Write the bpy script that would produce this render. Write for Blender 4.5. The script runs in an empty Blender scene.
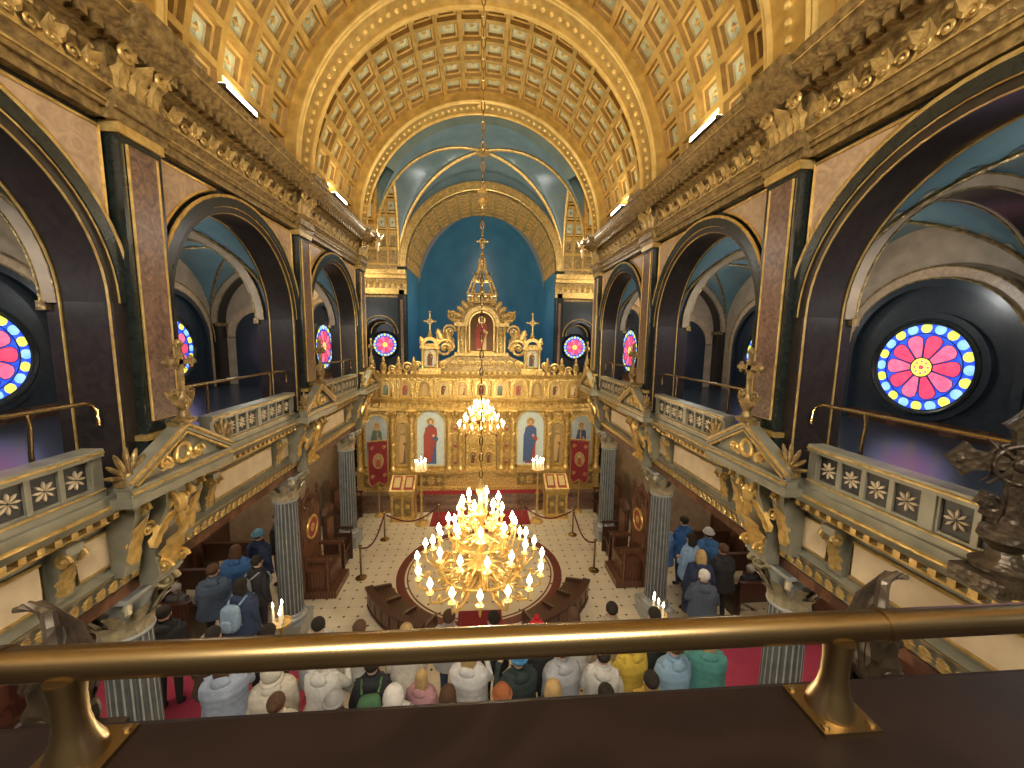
import bpy,bmesh,math,random
from math import sin,cos,pi,sqrt,radians,acos,atan2
from mathutils import Vector,Matrix
random.seed(4)
SC=bpy.context.scene; C=SC.collection
P=[.85+3.95*k for k in range(-1,7)]
FZ=-1.0      # nave floor height (camera eye is at z=6)
XO=8.2       # inner face of the outer gallery walls
XT=5.85      # inner face of the transept side walls
YB=16.65     # wall behind the icon screen
YG=13.12     # end of the galleries at the crossing
YZ=lambda u,v,d:(d,u,v)
XZ=lambda u,v,d:(u,d,v)
XY=lambda u,v,d:(u,v,d)
WSH={-1:.05,1:-.28}   # the window bays are not quite centred on the arcade bays
# ------------------------------------------------------------------ materials
def mat(name,c,c2=None,rough=.5,metal=0.,scale=6,bump=0,bscale=None,es=0,kind='noise',detail=4,spec=.5):
    m=bpy.data.materials.new(name);m.use_nodes=True
    nt=m.node_tree;N=nt.nodes;L=nt.links;b=N['Principled BSDF']
    if c2 is None: c2=tuple(x*.75 for x in c)
    tc=N.new('ShaderNodeTexCoord')
    def tex(k,sc):
        if k=='voronoi':
            t=N.new('ShaderNodeTexVoronoi');out='Distance'
        elif k=='wave':
            t=N.new('ShaderNodeTexWave');out='Fac';t.inputs['Distortion'].default_value=6;t.inputs['Detail'].default_value=3
        else:
            t=N.new('ShaderNodeTexNoise');out='Fac';t.inputs['Detail'].default_value=detail
            if k=='marble': t.inputs['Distortion'].default_value=2.5
        t.inputs['Scale'].default_value=sc
        L.new(tc.outputs['Object'],t.inputs['Vector']);return t.outputs[out]
    t=tex(kind,scale)
    r=N.new('ShaderNodeValToRGB')
    r.color_ramp.elements[0].position=.3;r.color_ramp.elements[1].position=.7
    r.color_ramp.elements[0].color=(*c2,1);r.color_ramp.elements[1].color=(*c,1)
    L.new(t,r.inputs['Fac']);L.new(r.outputs['Color'],b.inputs['Base Color'])
    b.inputs['Roughness'].default_value=rough;b.inputs['Metallic'].default_value=metal
    b.inputs['Specular IOR Level'].default_value=spec
    if es:
        L.new(r.outputs['Color'],b.inputs['Emission Color']);b.inputs['Emission Strength'].default_value=es
    if bump:
        bn=N.new('ShaderNodeBump');bn.inputs['Strength'].default_value=bump;bn.inputs['Distance'].default_value=.02
        L.new(tex('voronoi' if bscale else 'noise',bscale or scale*4),bn.inputs['Height']);L.new(bn.outputs['Normal'],b.inputs['Normal'])
    return m
GOLD=mat('gold_leaf',(.84,.60,.23),(.52,.33,.09),.33,.62,9)
MGOLD=mat('muted_gold',(.68,.48,.18),(.36,.23,.07),.36,.6,12,bump=.3)
GOLDP=mat('gold_paint',(.80,.58,.22),(.60,.41,.135),.38,.38,5,bump=.15)
GOLDB=mat('antique_gold_beam',(.62,.42,.13),(.42,.265,.07),.36,.48,5,bump=.15)
GOLDO=mat('gold_carved',(.88,.64,.24),(.34,.20,.05),.34,.52,22,bump=1.,bscale=20)
BRASS=mat('dull_brass_tube',(.40,.285,.14),(.31,.215,.095),.27,1,4)
POSTB=mat('dull_bronze_brass',(.32,.23,.11),(.22,.15,.065),.36,1,6)
OLDG=mat('aged_gilding',(.42,.295,.115),(.14,.09,.04),.42,.5,12,bump=.5,bscale=20)
CAPG=mat('gold_grey_capital',(.56,.48,.31),(.30,.26,.18),.4,.4,14,bump=.3)
COFF=mat('coffer_panel',(.62,.68,.54),(.42,.51,.42),.5,.0,22)
BLACK=mat('black_green_marble',(.022,.028,.026),(.010,.014,.013),.24,0,5,kind='marble')
PURP=mat('brown_black_marble',(.030,.022,.017),(.013,.010,.009),.3,0,5,kind='marble')
REDM=mat('red_brown_marble',(.28,.165,.11),(.085,.05,.04),.28,0,7,kind='marble',detail=8)
BEIGE=mat('beige_marble',(.54,.38,.24),(.35,.235,.15),.38,0,5,kind='marble',detail=8)
GREIGE=mat('tan_plaster',(.40,.30,.20),(.28,.21,.145),.5,0,4)  # the plaster's own greyish tan, on arch rings and outer walls
BLUEV=mat('blue_grey_vault',(.145,.215,.25),(.105,.17,.205),.24,0,2)
BLUEG=mat('blue_grey_gallery_vault',(.125,.205,.235),(.09,.16,.185),.3,0,2)
BLUED=mat('deep_blue_paint',(.050,.155,.235),(.032,.115,.19),.4,0,1.2)
NAVY=mat('navy_stone',(.026,.036,.048),(.014,.02,.028),.28,0,4,kind='marble')
STONE=mat('grey_green_stone',(.28,.265,.20),(.17,.165,.125),.42,.15,4)
CREAM=mat('cream_panel',(.64,.52,.35),(.52,.41,.27),.5,0,5)
SILVER=mat('blue_grey_paint',(.42,.44,.43),(.31,.33,.33),.35,.3,6)
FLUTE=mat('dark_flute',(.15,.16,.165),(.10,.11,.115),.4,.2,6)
DWOOD=mat('dark_wood',(.095,.043,.025),(.04,.018,.011),.32,0,5,kind='wave')
LEDGE=mat('dark_ledge',(.014,.007,.005),(.008,.004,.003),.5,0,3,kind='marble',spec=.2)
BWOOD=mat('brown_wood',(.16,.07,.037),(.075,.032,.019),.35,0,5,kind='wave')
BRONZE=mat('dark_bronze',(.10,.07,.042),(.03,.022,.015),.42,.4,14,bump=.5,bscale=24)
DGREY=mat('dark_panel',(.022,.022,.024),(.012,.012,.012),.5,0,8)
CARPET=mat('red_carpet',(.30,.018,.028),(.17,.009,.016),.9,0,30,bump=.3)
BANNR=mat('dark_red_velvet',(.22,.012,.018),(.13,.007,.01),.8,0,20,bump=.2)
PINKC=mat('pink_red_carpet',(.56,.07,.14),(.42,.045,.10),.9,0,30,bump=.3)
MAROON=mat('maroon_inlay',(.17,.03,.022),(.11,.016,.013),.45,0,8)
CANDLE=mat('candle_wax',(.9,.82,.6),(.85,.75,.5),.5,0,8,es=.3)
FLAME=mat('glowing_bulb',(1,.82,.52),(1,.74,.40),.5,0,3,es=36)
LED=mat('led_strip',(1,.93,.8),(1,.9,.75),.5,0,3,es=12)
SKIN=mat('skin',(.56,.34,.24),(.5,.29,.2),.5,0,9)
EYE=mat('dark_eye',(.03,.02,.02),None,.3,0,9)
LIP=mat('lip',(.42,.15,.13),None,.5,0,9)
ROPE=mat('dark_red_rope',(.12,.012,.02),None,.8,0,40,bump=.4)
GBLUE=mat('glass_blue',(.015,.05,.72),(.04,.13,.85),.3,0,9,es=1.1)
GPINK=mat('glass_red_pink',(.88,.09,.18),(.78,.05,.13),.3,0,7,es=1.0)
GRED=mat('glass_rose',(.90,.20,.34),(.80,.11,.24),.3,0,7,es=1.0)
GYEL=mat('glass_yellow_green',(.86,.86,.18),(.66,.76,.08),.3,0,7,es=1.1)
GCY=mat('glass_light_blue',(.20,.50,.92),(.40,.70,.92),.3,0,7,es=1.05)
GVIO=mat('glass_violet',(.18,.10,.75),(.26,.14,.8),.3,0,12,es=1.0)
LEAD=mat('lead_black',(.01,.01,.012),None,.5,0,9)
WINL=mat('pale_window',(.7,.76,.8),(.5,.55,.62),.4,0,4,es=.5)
_cl={}
def fab(c,rough=.85):
    k=tuple(round(x,3) for x in c)
    if k not in _cl:_cl[k]=mat('fabric',c,tuple(x*.78 for x in c),rough,0,18,bump=.3)
    return _cl[k]
def floor_mat():
    m=bpy.data.materials.new('tiled_floor');m.use_nodes=True;nt=m.node_tree;N=nt.nodes;L=nt.links;b=N['Principled BSDF']
    tc=N.new('ShaderNodeTexCoord');sp=N.new('ShaderNodeSeparateXYZ');L.new(tc.outputs['Object'],sp.inputs[0])
    def mth(op,a,bv=None):
        n=N.new('ShaderNodeMath');n.operation=op
        for i,x in enumerate((a,bv)):
            if x is None: continue
            if isinstance(x,(int,float)): n.inputs[i].default_value=x
            else: L.new(x,n.inputs[i])
        return n.outputs[0]
    def f(o): return mth('ABSOLUTE',mth('SUBTRACT',mth('FRACT',mth('MULTIPLY',o,1/.34)),.5))
    ax,ay=f(sp.outputs['X']),f(sp.outputs['Y'])
    dia=mth('GREATER_THAN',mth('ADD',ax,ay),.885)
    gr=mth('GREATER_THAN',mth('MAXIMUM',ax,ay),.49)
    ns=N.new('ShaderNodeTexNoise');ns.inputs['Scale'].default_value=3;L.new(tc.outputs['Object'],ns.inputs['Vector'])
    r=N.new('ShaderNodeValToRGB');r.color_ramp.elements[0].color=(.66,.57,.41,1);r.color_ramp.elements[1].color=(.78,.69,.51,1);L.new(ns.outputs['Fac'],r.inputs['Fac'])
    m1=N.new('ShaderNodeMixRGB');m1.inputs[2].default_value=(.52,.44,.31,1);L.new(gr,m1.inputs[0]);L.new(r.outputs[0],m1.inputs[1])
    m2=N.new('ShaderNodeMixRGB');m2.inputs[2].default_value=(.10,.085,.075,1);L.new(dia,m2.inputs[0]);L.new(m1.outputs[0],m2.inputs[1])
    L.new(m2.outputs[0],b.inputs['Base Color']);b.inputs['Roughness'].default_value=.25
    return m
TILE=floor_mat()
# ------------------------------------------------------------------ mesh builder
class MB:
    def __init__(s,T=None): s.v=[];s.f=[];s.m=[];s.T=T
    def add(s,V,F,m=0):
        o=len(s.v)
        if s.T is not None: V=[s.T@Vector(v) for v in V]
        s.v+=[tuple(v) for v in V];s.f+=[tuple(i+o for i in f) for f in F]
        s.m+=m if isinstance(m,list) else [m]*len(F)
    def at(s,M):
        s._old=getattr(s,'_old',[]);s._old.append(s.T);s.T=M if s.T is None else s.T@M;return s
    def pop(s): s.T=s._old.pop()
    def box(s,x0,x1,y0,y1,z0,z1,m=0):
        V=[(x,y,z) for x in(x0,x1) for y in(y0,y1) for z in(z0,z1)]
        s.add(V,[(0,1,3,2),(4,6,7,5),(0,4,5,1),(2,3,7,6),(0,2,6,4),(1,5,7,3)],m)
    def lathe(s,prof,c=(0,0,0),n=16,m=0,fl=0):
        V=[];F=[];M=[]
        for r,z in prof:
            for j in range(n):
                a=2*pi*j/n;rr=r*(1-(fl if (fl and j%4>1) else 0));V.append((c[0]+rr*cos(a),c[1]+rr*sin(a),c[2]+z))
        for i in range(len(prof)-1):
            for j in range(n):
                F.append((i*n+j,i*n+(j+1)%n,(i+1)*n+(j+1)%n,(i+1)*n+j));M.append(1 if fl and j%4 else m)
        F.append(tuple(range(n))[::-1]);F.append(tuple(range((len(prof)-1)*n,len(prof)*n)));M+=[m,m]
        s.add(V,F,M)
    def tube(s,pts,r,n=8,m=0,closed=False):
        pts=[Vector(p) for p in pts];k=len(pts);V=[];F=[]
        up=None
        for i,p in enumerate(pts):
            a=pts[(i-1)%k] if (closed or i>0) else p
            b=pts[(i+1)%k] if (closed or i<k-1) else p
            t=(b-a)
            if t.length<1e-9:t=Vector((0,0,1))
            t.normalize()
            if up is None:
                up=Vector((0,0,1)) if abs(t.z)<.9 else Vector((1,0,0))
            e=up-t*up.dot(t)
            if e.length<1e-4: e=Vector((1,0,0))-t*t.x
            e.normalize();up=e;g=t.cross(e)
            rr=r[i] if isinstance(r,(list,tuple)) else r
            for j in range(n):
                w=2*pi*j/n;V.append(p+e*(rr*cos(w))+g*(rr*sin(w)))
        for i in range(k if closed else k-1):
            q=(i+1)%k
            for j in range(n):F.append((i*n+j,i*n+(j+1)%n,q*n+(j+1)%n,q*n+j))
        if not closed:
            F.append(tuple(range(n))[::-1]);F.append(tuple(range((k-1)*n,k*n)))
        s.add(V,F,m)
    def prism(s,poly,fn,d0,d1,m=0):
        n=len(poly);V=[fn(u,v,d0) for u,v in poly]+[fn(u,v,d1) for u,v in poly]
        F=[tuple(range(n))[::-1],tuple(range(n,2*n))]+[(i,(i+1)%n,n+(i+1)%n,n+i) for i in range(n)]
        s.add(V,F,m)
    def ball(s,c,r,n=10,m=0,e=1.,keep=None):
        if not isinstance(r,(tuple,list)): r=(r,r,r)
        pw=lambda x:math.copysign(abs(x)**e,x)
        V=[];F=[];h=max(4,n//2+1)
        for i in range(h+1):
            b=-pi/2+pi*i/h
            for j in range(n):
                a=2*pi*j/n;V.append((c[0]+r[0]*pw(cos(b))*pw(cos(a)),c[1]+r[1]*pw(cos(b))*pw(sin(a)),c[2]+r[2]*pw(sin(b))))
        for i in range(h):
            for j in range(n):
                q=(i*n+j,i*n+(j+1)%n,(i+1)*n+(j+1)%n,(i+1)*n+j)
                if keep:
                    cc=[sum(V[t][w] for t in q)/4 for w in range(3)]
                    if not keep(*cc): continue
                F.append(q)
        s.add(V,F,m)
    def torus(s,c,R,r,axis='z',n=20,k=8,m=0,sx=1,sy=1):
        pts=[]
        for i in range(n):
            a=2*pi*i/n;u,v=R*cos(a)*sx,R*sin(a)*sy
            pts.append({'z':(c[0]+u,c[1]+v,c[2]),'y':(c[0]+u,c[1],c[2]+v),'x':(c[0],c[1]+u,c[2]+v)}[axis])
        s.tube(pts,r,k,m,True)
    def ring(s,uc,vc,r0,r1,d0,d1,fn,a0=0,a1=pi,m=0,n=28):
        V=[];F=[]
        full=abs(a1-a0-2*pi)<1e-6
        for i in range(n+1):
            a=a0+(a1-a0)*i/n
            for r,d in((r0,d0),(r1,d0),(r1,d1),(r0,d1)):V.append(fn(uc+r*cos(a),vc+r*sin(a),d))
        for i in range(n):
            for j in range(4):F.append((i*4+j,i*4+(j+1)%4,i*4+4+(j+1)%4,i*4+4+j))
        if not full:F+=[(0,1,2,3),(n*4+3,n*4+2,n*4+1,n*4)]
        s.add(V,F,m)
    def archwall(s,u0,u1,zb,zs,zt,d0,d1,fn,m=0,ms=0,n=28):
        uc=(u0+u1)/2;r=(u1-u0)/2
        A=[(uc-r*cos(pi*i/n),zs+r*sin(pi*i/n)) for i in range(n+1)]
        for d in(d0,d1):
            V=[fn(u,v,d) for u,v in A]+[fn(u,zt,d) for u,v in A]
            s.add(V,[(i,i+1,n+2+i,n+1+i) for i in range(n)],m)
        B=A if zb is None else [(u0,zb)]+A+[(u1,zb)];k=len(B)
        s.add([fn(u,v,d0) for u,v in B]+[fn(u,v,d1) for u,v in B],[(i,i+1,k+i+1,k+i) for i in range(k-1)],ms)
    def disc(s,uc,vc,r,fn,d0,d1,m=0,n=24,sx=1,sy=1):
        s.prism([(uc+r*sx*cos(2*pi*i/n),vc+r*sy*sin(2*pi*i/n)) for i in range(n)],fn,d0,d1,m)
    def leaf(s,M,h,w,curl=.3,m=0,n=7):
        s.at(M);V=[];F=[]
        for i in range(n+1):
            t=i/n
            hf=w*.5*(sin(pi*(.2+.75*t))**.7)*(1+.2*((i%2)*2-1)) if i<n else w*.05
            z=h*t*(1-.3*abs(curl)*t*t);y=curl*h*t**2.2
            for q,dy in((-1,-.2),(-.5,.12),(0,.0),(.5,.12),(1,-.2)):V.append((hf*q,y+hf*dy+.02*w,z))
        for i in range(n):
            for j in range(4):F.append((i*5+j,i*5+j+1,i*5+6+j,i*5+5+j))
        s.add(V,F,m);s.pop()
    def spiral(s,M,R,turns=1.6,th=.03,m=0,n=26,tail=0):
        s.at(M);pts=[];rr=[]
        for i in range(n+1):
            t=i/n;a=turns*2*pi*t;r=R*(1-.82*t);pts.append((r*cos(a),0,r*sin(a)));rr.append(th*(1-.4*t))
        s.tube(pts,rr,7,m);s.ball((0,0,0),th*1.3,8,m);s.pop()
    def build(s,name,mats,parent=None,loc=None,rz=0,smooth=True,ang=38):
        me=bpy.data.meshes.new(name);me.from_pydata(s.v,[],s.f)
        if not isinstance(mats,(list,tuple)):mats=[mats]
        for m in mats:me.materials.append(m)
        me.polygons.foreach_set('material_index',s.m)
        bm=bmesh.new();bm.from_mesh(me);bmesh.ops.recalc_face_normals(bm,faces=bm.faces);bm.to_mesh(me);bm.free()
        if smooth:
            me.polygons.foreach_set('use_smooth',[True]*len(me.polygons));me.set_sharp_from_angle(angle=radians(ang))
        return put(name,me,parent,loc,rz)
KIDS={}
def put(name,data,parent=None,loc=None,rz=0):
    o=bpy.data.objects.new(name,data);C.objects.link(o)
    if loc:o.location=loc
    if rz:o.rotation_euler=(0,0,rz)
    if parent:
        o.parent=parent;KIDS.setdefault(parent.name,[]).append(o)
    return o
def tag(o,label,cat,group=None):
    o['label']=label;o['category']=cat
    if group:o['group']=group
    return o
def thing(name,label,cat,loc=(0,0,0),rz=0,group=None):
    return tag(put(name,None,None,loc,rz),label,cat,group)
def struct(o): o['kind']='structure';return o
def dup(root,loc=None,rz=None,label=None,parent=None,group=None):
    r=root.copy();C.objects.link(r)
    if loc is not None:r.location=loc
    if rz is not None:r.rotation_euler=(0,0,rz)
    if label:r['label']=label
    if group:r['group']=group
    if parent is not None:
        r.parent=parent;KIDS.setdefault(parent.name,[]).append(r)
    for ch in KIDS.get(root.name,[]):dup(ch,parent=r)
    return r
TR=Matrix.Translation
def RZ(a):return Matrix.Rotation(a,4,'Z')
def RX(a):return Matrix.Rotation(a,4,'X')
def RY(a):return Matrix.Rotation(a,4,'Y')
def sideT(s):return None if s>0 else Matrix.Scale(-1,4,Vector((1,0,0)))
SIDES=((-1,'left'),(1,'right'))
# ------------------------------------------------------------------ floor
b=MB();b.box(-XO,XO,-3.2,YB,FZ-.12,FZ);struct(b.build('floor',TILE))
b=MB();b.box(-5.8,5.8,14.95,20,FZ,FZ+.15);b.box(-5.8,5.8,15.3,20,FZ+.15,FZ+.3);b.box(-5.8,5.8,15.6,20,FZ+.3,FZ+.45);struct(b.build('floor_chancel',REDM))
b=MB();b.ring(0,11.0,2.22,2.46,FZ,FZ+.008,XY,0,2*pi,0,64);b.ring(0,11.0,2.12,2.16,FZ,FZ+.008,XY,0,2*pi,0,64);struct(b.build('trim_floor_ring',MAROON))
# ------------------------------------------------------------------ nave arcade walls
NB=4
for s,side in SIDES:
    b=MB(sideT(s))
    for k in range(0,NB):
        y0,y1=P[k]+.42,P[k+1]-.42;yc=(y0+y1)/2;r=(y1-y0)/2
        b.archwall(y0,y1,None,6.3,8.2,3.9,4.36,YZ,0,4)
        b.ring(yc,6.3,r,r+.09,3.84,3.9,YZ,0,pi,4);b.ring(yc,6.3,r+.09,r+.225,3.80,3.9,YZ,0,pi,0)
        for q in(-1,1):
            ya,yb=sorted((yc+q*(r+.002),yc+q*(r+.225)));b.box(3.82,3.9,ya,yb,4.4,6.3,4)
            ra=r+.3;lim=1.64;zt=8.06
            a0=acos(lim/ra);a1=acos(sqrt(max(ra*ra-(zt-6.3)**2,.01))/ra)
            pl=[(yc+q*ra*cos(a0+(a1-a0)*i/10),6.3+ra*sin(a0+(a1-a0)*i/10)) for i in range(11)]+[(yc+q*lim,zt)]
            b.prism(pl,YZ,3.87,3.9,2)
            b.tube([(3.865,u,v) for u,v in pl],.02,6,3,True)
        for rr,x,t in((r+.235,3.81,.024),(r+.005,3.86,.016),(r+.09,3.83,.010)):
            b.tube([(x,yc+rr,4.4)]+[(x,yc+rr*cos(pi*i/28),6.3+rr*sin(pi*i/28)) for i in range(29)]+[(x,yc-rr,4.4)],t,6,3)
        for x in(4.32,):b.tube([(x,yc+r-.01,4.45)]+[(x,yc+(r-.01)*cos(pi*i/28),6.3+(r-.01)*sin(pi*i/28)) for i in range(29)]+[(x,yc-r+.01,4.45)],.012,5,3)
    for k in range(0,NB+1):
        b.box(3.9,4.36,P[k]-.42,P[k]+.42,4.4,6.3,4);b.box(3.905,4.355,P[k]-.42,P[k]+.42,6.3,8.2,0)
        b.box(3.74,3.9,P[k]-.27,P[k]+.27,4.4,8.15,0)
        b.box(3.70,3.9,P[k]-.32,P[k]+.32,4.4,4.8,0);b.box(3.68,3.9,P[k]-.33,P[k]+.33,4.8,4.86,3)
        b.box(3.725,3.745,P[k]-.18,P[k]+.18,5.0,7.95,1)
        b.tube([(3.725,P[k]+a,z) for a,z in((-.19,5),(.19,5),(.19,7.95),(-.19,7.95))],.014,6,3,True)
        b.box(3.71,3.9,P[k]-.29,P[k]+.29,8.03,8.15,3)
    b.box(3.9,4.5,P[0]-.42,13.1,8.2,9.4,0);b.box(4.5,XO,12.95,13.1,8.1,13.2,2)
    struct(b.build('wall_'+side,[BLACK,REDM,BEIGE,GOLD,PURP]))
    b=MB(sideT(s))
    prof=[(4.0,8.14),(3.80,8.14),(3.80,8.24),(3.76,8.24),(3.76,8.36),(3.70,8.42),(3.82,8.44),(3.82,8.84),(3.72,8.88),(3.66,8.95),(3.52,8.99),(3.46,9.06),(3.46,9.13),(3.42,9.17),(3.42,9.2),(4.0,9.34)]
    b.prism(prof,XZ,P[0]-.4,13.1,0)
    y=P[0]
    while y<13:
        b.box(3.60,3.72,y,y+.08,8.86,8.96,0);y+=.15
    for x,z in((3.75,8.3),(3.69,8.42),(3.455,9.1)):b.tube([(x,P[0],z),(x,13.1,z)],.014,5,1)
    y=P[0]+.1;i=0
    while y<13:
        b.leaf(TR((3.82,y,8.46))@RZ(pi/2)@RY(.55 if i%2 else -.55),.34,.17,.25,1)
        b.spiral(TR((3.80,y+.085,8.58))@RZ(pi/2),.065,1.3,.019,1,14)
        b.ball((3.79,y+.085,8.74),.028,6,1)
        y+=.17;i+=1
    for k in range(0,NB+1):
        b.prism([(x-.10,z) for x,z in prof[1:-1]]+[(3.9,9.22),(3.9,8.14)],XZ,P[k]-.34,P[k]+.34,0)
        for q,w in((-.2,.2),(0,.26),(.2,.2)):
            b.leaf(TR((3.72,P[k]+q,8.44))@RZ(pi/2),.44,w,.42,1)
        for q in(-1,1):b.spiral(TR((3.62,P[k]+q*.22,8.78))@RZ(pi/2),.1,1.5,.03,1,18)
    struct(b.build('trim_cornice_'+side,[OLDG,MGOLD]))
for s,side in SIDES:
    t=thing('cornice_bracket','gilded scroll bracket where the '+side+' cornice meets the chancel arch','bracket',(s*3.42,12.95,8.95),pi if s>0 else 0,'scroll brackets at the chancel arch')
    b=MB();b.spiral(RZ(0),.2,1.7,.05,0,24);b.box(-.25,.15,-.12,.12,.18,.27,0);b.build('scroll',MGOLD,t)
    b=MB();b.leaf(TR((.1,0,-.3))@RZ(-pi/2),.6,.36,.35,0);b.build('leaf',MGOLD,t)
# ------------------------------------------------------------------ nave vault (coffered barrel + ribs)
def coffer(b,y0,y1,ny,zc,R,na,dep=.15,a0=0,a1=pi,fw=.09,pt=None):
    if pt is None:pt=lambda a,y,r:(r*cos(a),y,zc+r*sin(a))
    da=(a1-a0)/na;dy=(y1-y0)/ny
    for i in range(na):
        for j in range(ny):
            A0,Y0=a0+i*da,y0+j*dy
            def rect(f,r):
                return [pt(A0+da*f,Y0+dy*f,r),pt(A0+da*(1-f),Y0+dy*f,r),pt(A0+da*(1-f),Y0+dy*(1-f),r),pt(A0+da*f,Y0+dy*(1-f),r)]
            V=rect(0,R)+rect(fw,R)+rect(fw+.02,R+dep*.55)+rect(fw+.10,R+dep*.55)+rect(fw+.12,R+dep)
            F=[];M=[]
            for L in range(4):
                for q in range(4):
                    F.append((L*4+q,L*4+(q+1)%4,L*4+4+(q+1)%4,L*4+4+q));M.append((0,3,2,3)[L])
            F.append((16,17,18,19));M.append(1)
            rp=R+dep-.012
            c=len(V);V+=rect(.26,rp)+rect(.29,rp)
            for q in range(4):F.append((c+q,c+(q+1)%4,c+4+(q+1)%4,c+4+q));M.append(2)
            c=len(V);pp=[]
            for q in range(8):
                rr=.15 if q%2==0 else .055;pp.append(pt(A0+da*(.5+rr*cos(q*pi/4)),Y0+dy*(.5+rr*sin(q*pi/4)),rp))
            V+=pp+[pt(A0+da*.5,Y0+dy*.5,rp-.045)]
            for q in range(8):F.append((c+q,c+(q+1)%8,c+8));M.append(2)
            b.add(V,F,M)
b=MB()
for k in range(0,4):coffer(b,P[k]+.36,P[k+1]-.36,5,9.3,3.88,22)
for k in range(0,5):
    yc=P[k]
    b.ring(0,9.3,3.66,4.2,yc-.37,yc+.37,XZ,0,pi,0,48)
    for dy,t in((-.3,.045),(.3,.045),(-.37,.03),(.37,.03)):
        b.tube([(3.655*cos(pi*i/48),yc+dy,9.3+3.655*sin(pi*i/48)) for i in range(49)],t,6,2)
    for i in range(60):
        a=pi*(i+.5)/60
        b.ball((3.66*cos(a),yc,9.3+3.66*sin(a)),.055,6,2)
b.ring(0,9.3,4.2,4.4,P[0]-.4,P[4],XZ,0,pi,0,48)
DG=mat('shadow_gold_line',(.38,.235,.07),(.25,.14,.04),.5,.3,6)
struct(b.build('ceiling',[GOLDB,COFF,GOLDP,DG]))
# crossing groin vault
def groin(b,x0,x1,y0,y1,zs,h,nx,ny,m=0):
    xc,a=(x0+x1)/2,(x1-x0)/2;yc,c=(y0+y1)/2,(y1-y0)/2
    V=[];F=[]
    for i in range(nx+1):
        for j in range(ny+1):
            x=xc-a*cos(pi*i/nx);y=yc-c*cos(pi*j/ny)
            z=zs+h*max(sqrt(max(0,1-((x-xc)/a)**2)),sqrt(max(0,1-((y-yc)/c)**2)));V.append((x,y,z))
    for i in range(nx):
        for j in range(ny):
            q=i*(ny+1)+j;F.append((q,q+1,q+ny+2,q+ny+1))
    b.add(V,F,m)
def groin_ribs(b,x0,x1,y0,y1,zs,h,r,m):
    xc,a=(x0+x1)/2,(x1-x0)/2;yc,c=(y0+y1)/2,(y1-y0)/2
    for q in(-1,1):
        b.tube([(xc-a*cos(pi*i/32),yc-q*c*cos(pi*i/32),zs+h*sin(pi*i/32)-r*.3) for i in range(33)],r,6,m)
GX,GZ,GH=3.42,8.9,3.8;GY0,GY1=13.05,YB
GC,GR=(GY0+GY1)/2,(GY1-GY0)/2
b=MB();groin(b,-GX,GX,GY0,GY1,GZ,GH,40,40,0)
groin_ribs(b,-GX,GX,GY0,GY1,GZ,GH,.06,1)
b.lathe([(.02,0),(.24,.02),(.26,.08),(.1,.14)],(0,GC,GZ+GH-.12),16,1)
V=[];F=[]
for i in range(41):
    a=pi*(.20+.60*i/40);V+=[(GX*cos(a),13.06,GZ+GH*sin(a)),(4.2*cos(a),13.06,9.0+4.3*sin(a))]
for i in range(40):F.append((2*i,2*i+1,2*i+3,2*i+2))
b.add(V,F,0)
for q in(-1,1):
    b.tube([(q*GX,GC-GR*cos(pi*i/28),GZ+(GH)*sin(pi*i/28)) for i in range(29)],.07,6,1)
struct(b.build('ceiling_chancel',[BLUEV,GOLD],ang=60))
for s,side in SIDES:
    b=MB(sideT(s))
    coffer(b,GX,XT+.1,6,0,1.0,18,.06,pt=lambda a,x,r:(x,GC+GR*r*cos(a)*.99,GZ+GH*r*sin(a)*.99))
    struct(b.build('ceiling_transept_'+side,[GOLDB,COFF,GOLDP,DG]))
# wall behind the icon screen: apse arch, side recesses, entablature
b=MB();b.archwall(-3.15,3.15,8.85,8.85,13.2,YB,16.95,XZ,0,2)
for q in(-1,1):
    S=lambda a,c:sorted((q*a,q*c))
    x0,x1=S(3.15,3.5);b.box(x0,x1,YB,16.95,8.85,13.2,0);b.box(x0,x1,YB,16.95,FZ,8.85,3)
    x0,x1=S(3.5,6.0);b.box(x0,x1,YB,16.95,7.6,13.2,2)
    u0,u1=S(3.5,4.98);b.archwall(u0,u1,None,6.1,7.6,YB,16.95,XZ,5,3);x0,x1=S(4.98,6.0);b.box(x0,x1,YB,16.95,FZ,7.6,3)
    x0,x1=S(3.45,5.05);b.box(x0,x1,17.5,17.6,4.0,7.2,5);b.box(x0,x1,YB,16.95,FZ,4.0,3)
    for rr in(.74,.62,.5):
        b.tube([(q*4.24+rr*cos(pi*i/24),16.64+(.74-rr)*2,6.1+rr*sin(pi*i/24)) for i in range(25)],.025,6,1)
    b.ring(q*4.24,6.1,.6,.74,16.7,17.5,XZ,0,pi,3,20)
    xa,xb=S(3.2,3.42);b.box(xa,xb,16.5,YB,4.0,7.9,3);xa,xb=S(3.26,3.36);b.box(xa,xb,16.49,16.5,4.4,7.5,4);xa,xb=S(5.1,5.5);b.box(xa,xb,16.55,YB,4.0,7.7,4)
    xa,xb=S(3.1,XT);b.box(xa,xb,16.5,YB,7.72,7.95,1);b.box(xa,xb,16.56,YB,7.95,8.35,2);b.box(xa,xb,16.42,YB,8.35,8.5,1);b.box(xa,xb,16.3,YB,8.5,8.68,1)
    x=3.2
    while x<5.8:
        b.leaf(TR((q*x,16.56,7.97))@RZ(pi),.34,.2,.2,1);b.spiral(TR((q*(x+.12),16.53,8.15)),.07,1.3,.02,1,14);x+=.24
    xa,xb=S(3.15,3.25);b.box(xa,xb,16.95,20,FZ,8.85,6)
b.ring(0,8.85,3.15,3.42,16.55,YB,XZ,0,pi,1,40)
for rr in(3.16,3.42):b.tube([(rr*cos(pi*i/40),16.55,8.85+rr*sin(pi*i/40)) for i in range(41)],.045,6,1)
struct(b.build('wall_front',[BLUEV,MGOLD,OLDG,BLACK,REDM,NAVY,BLUED]))
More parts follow.
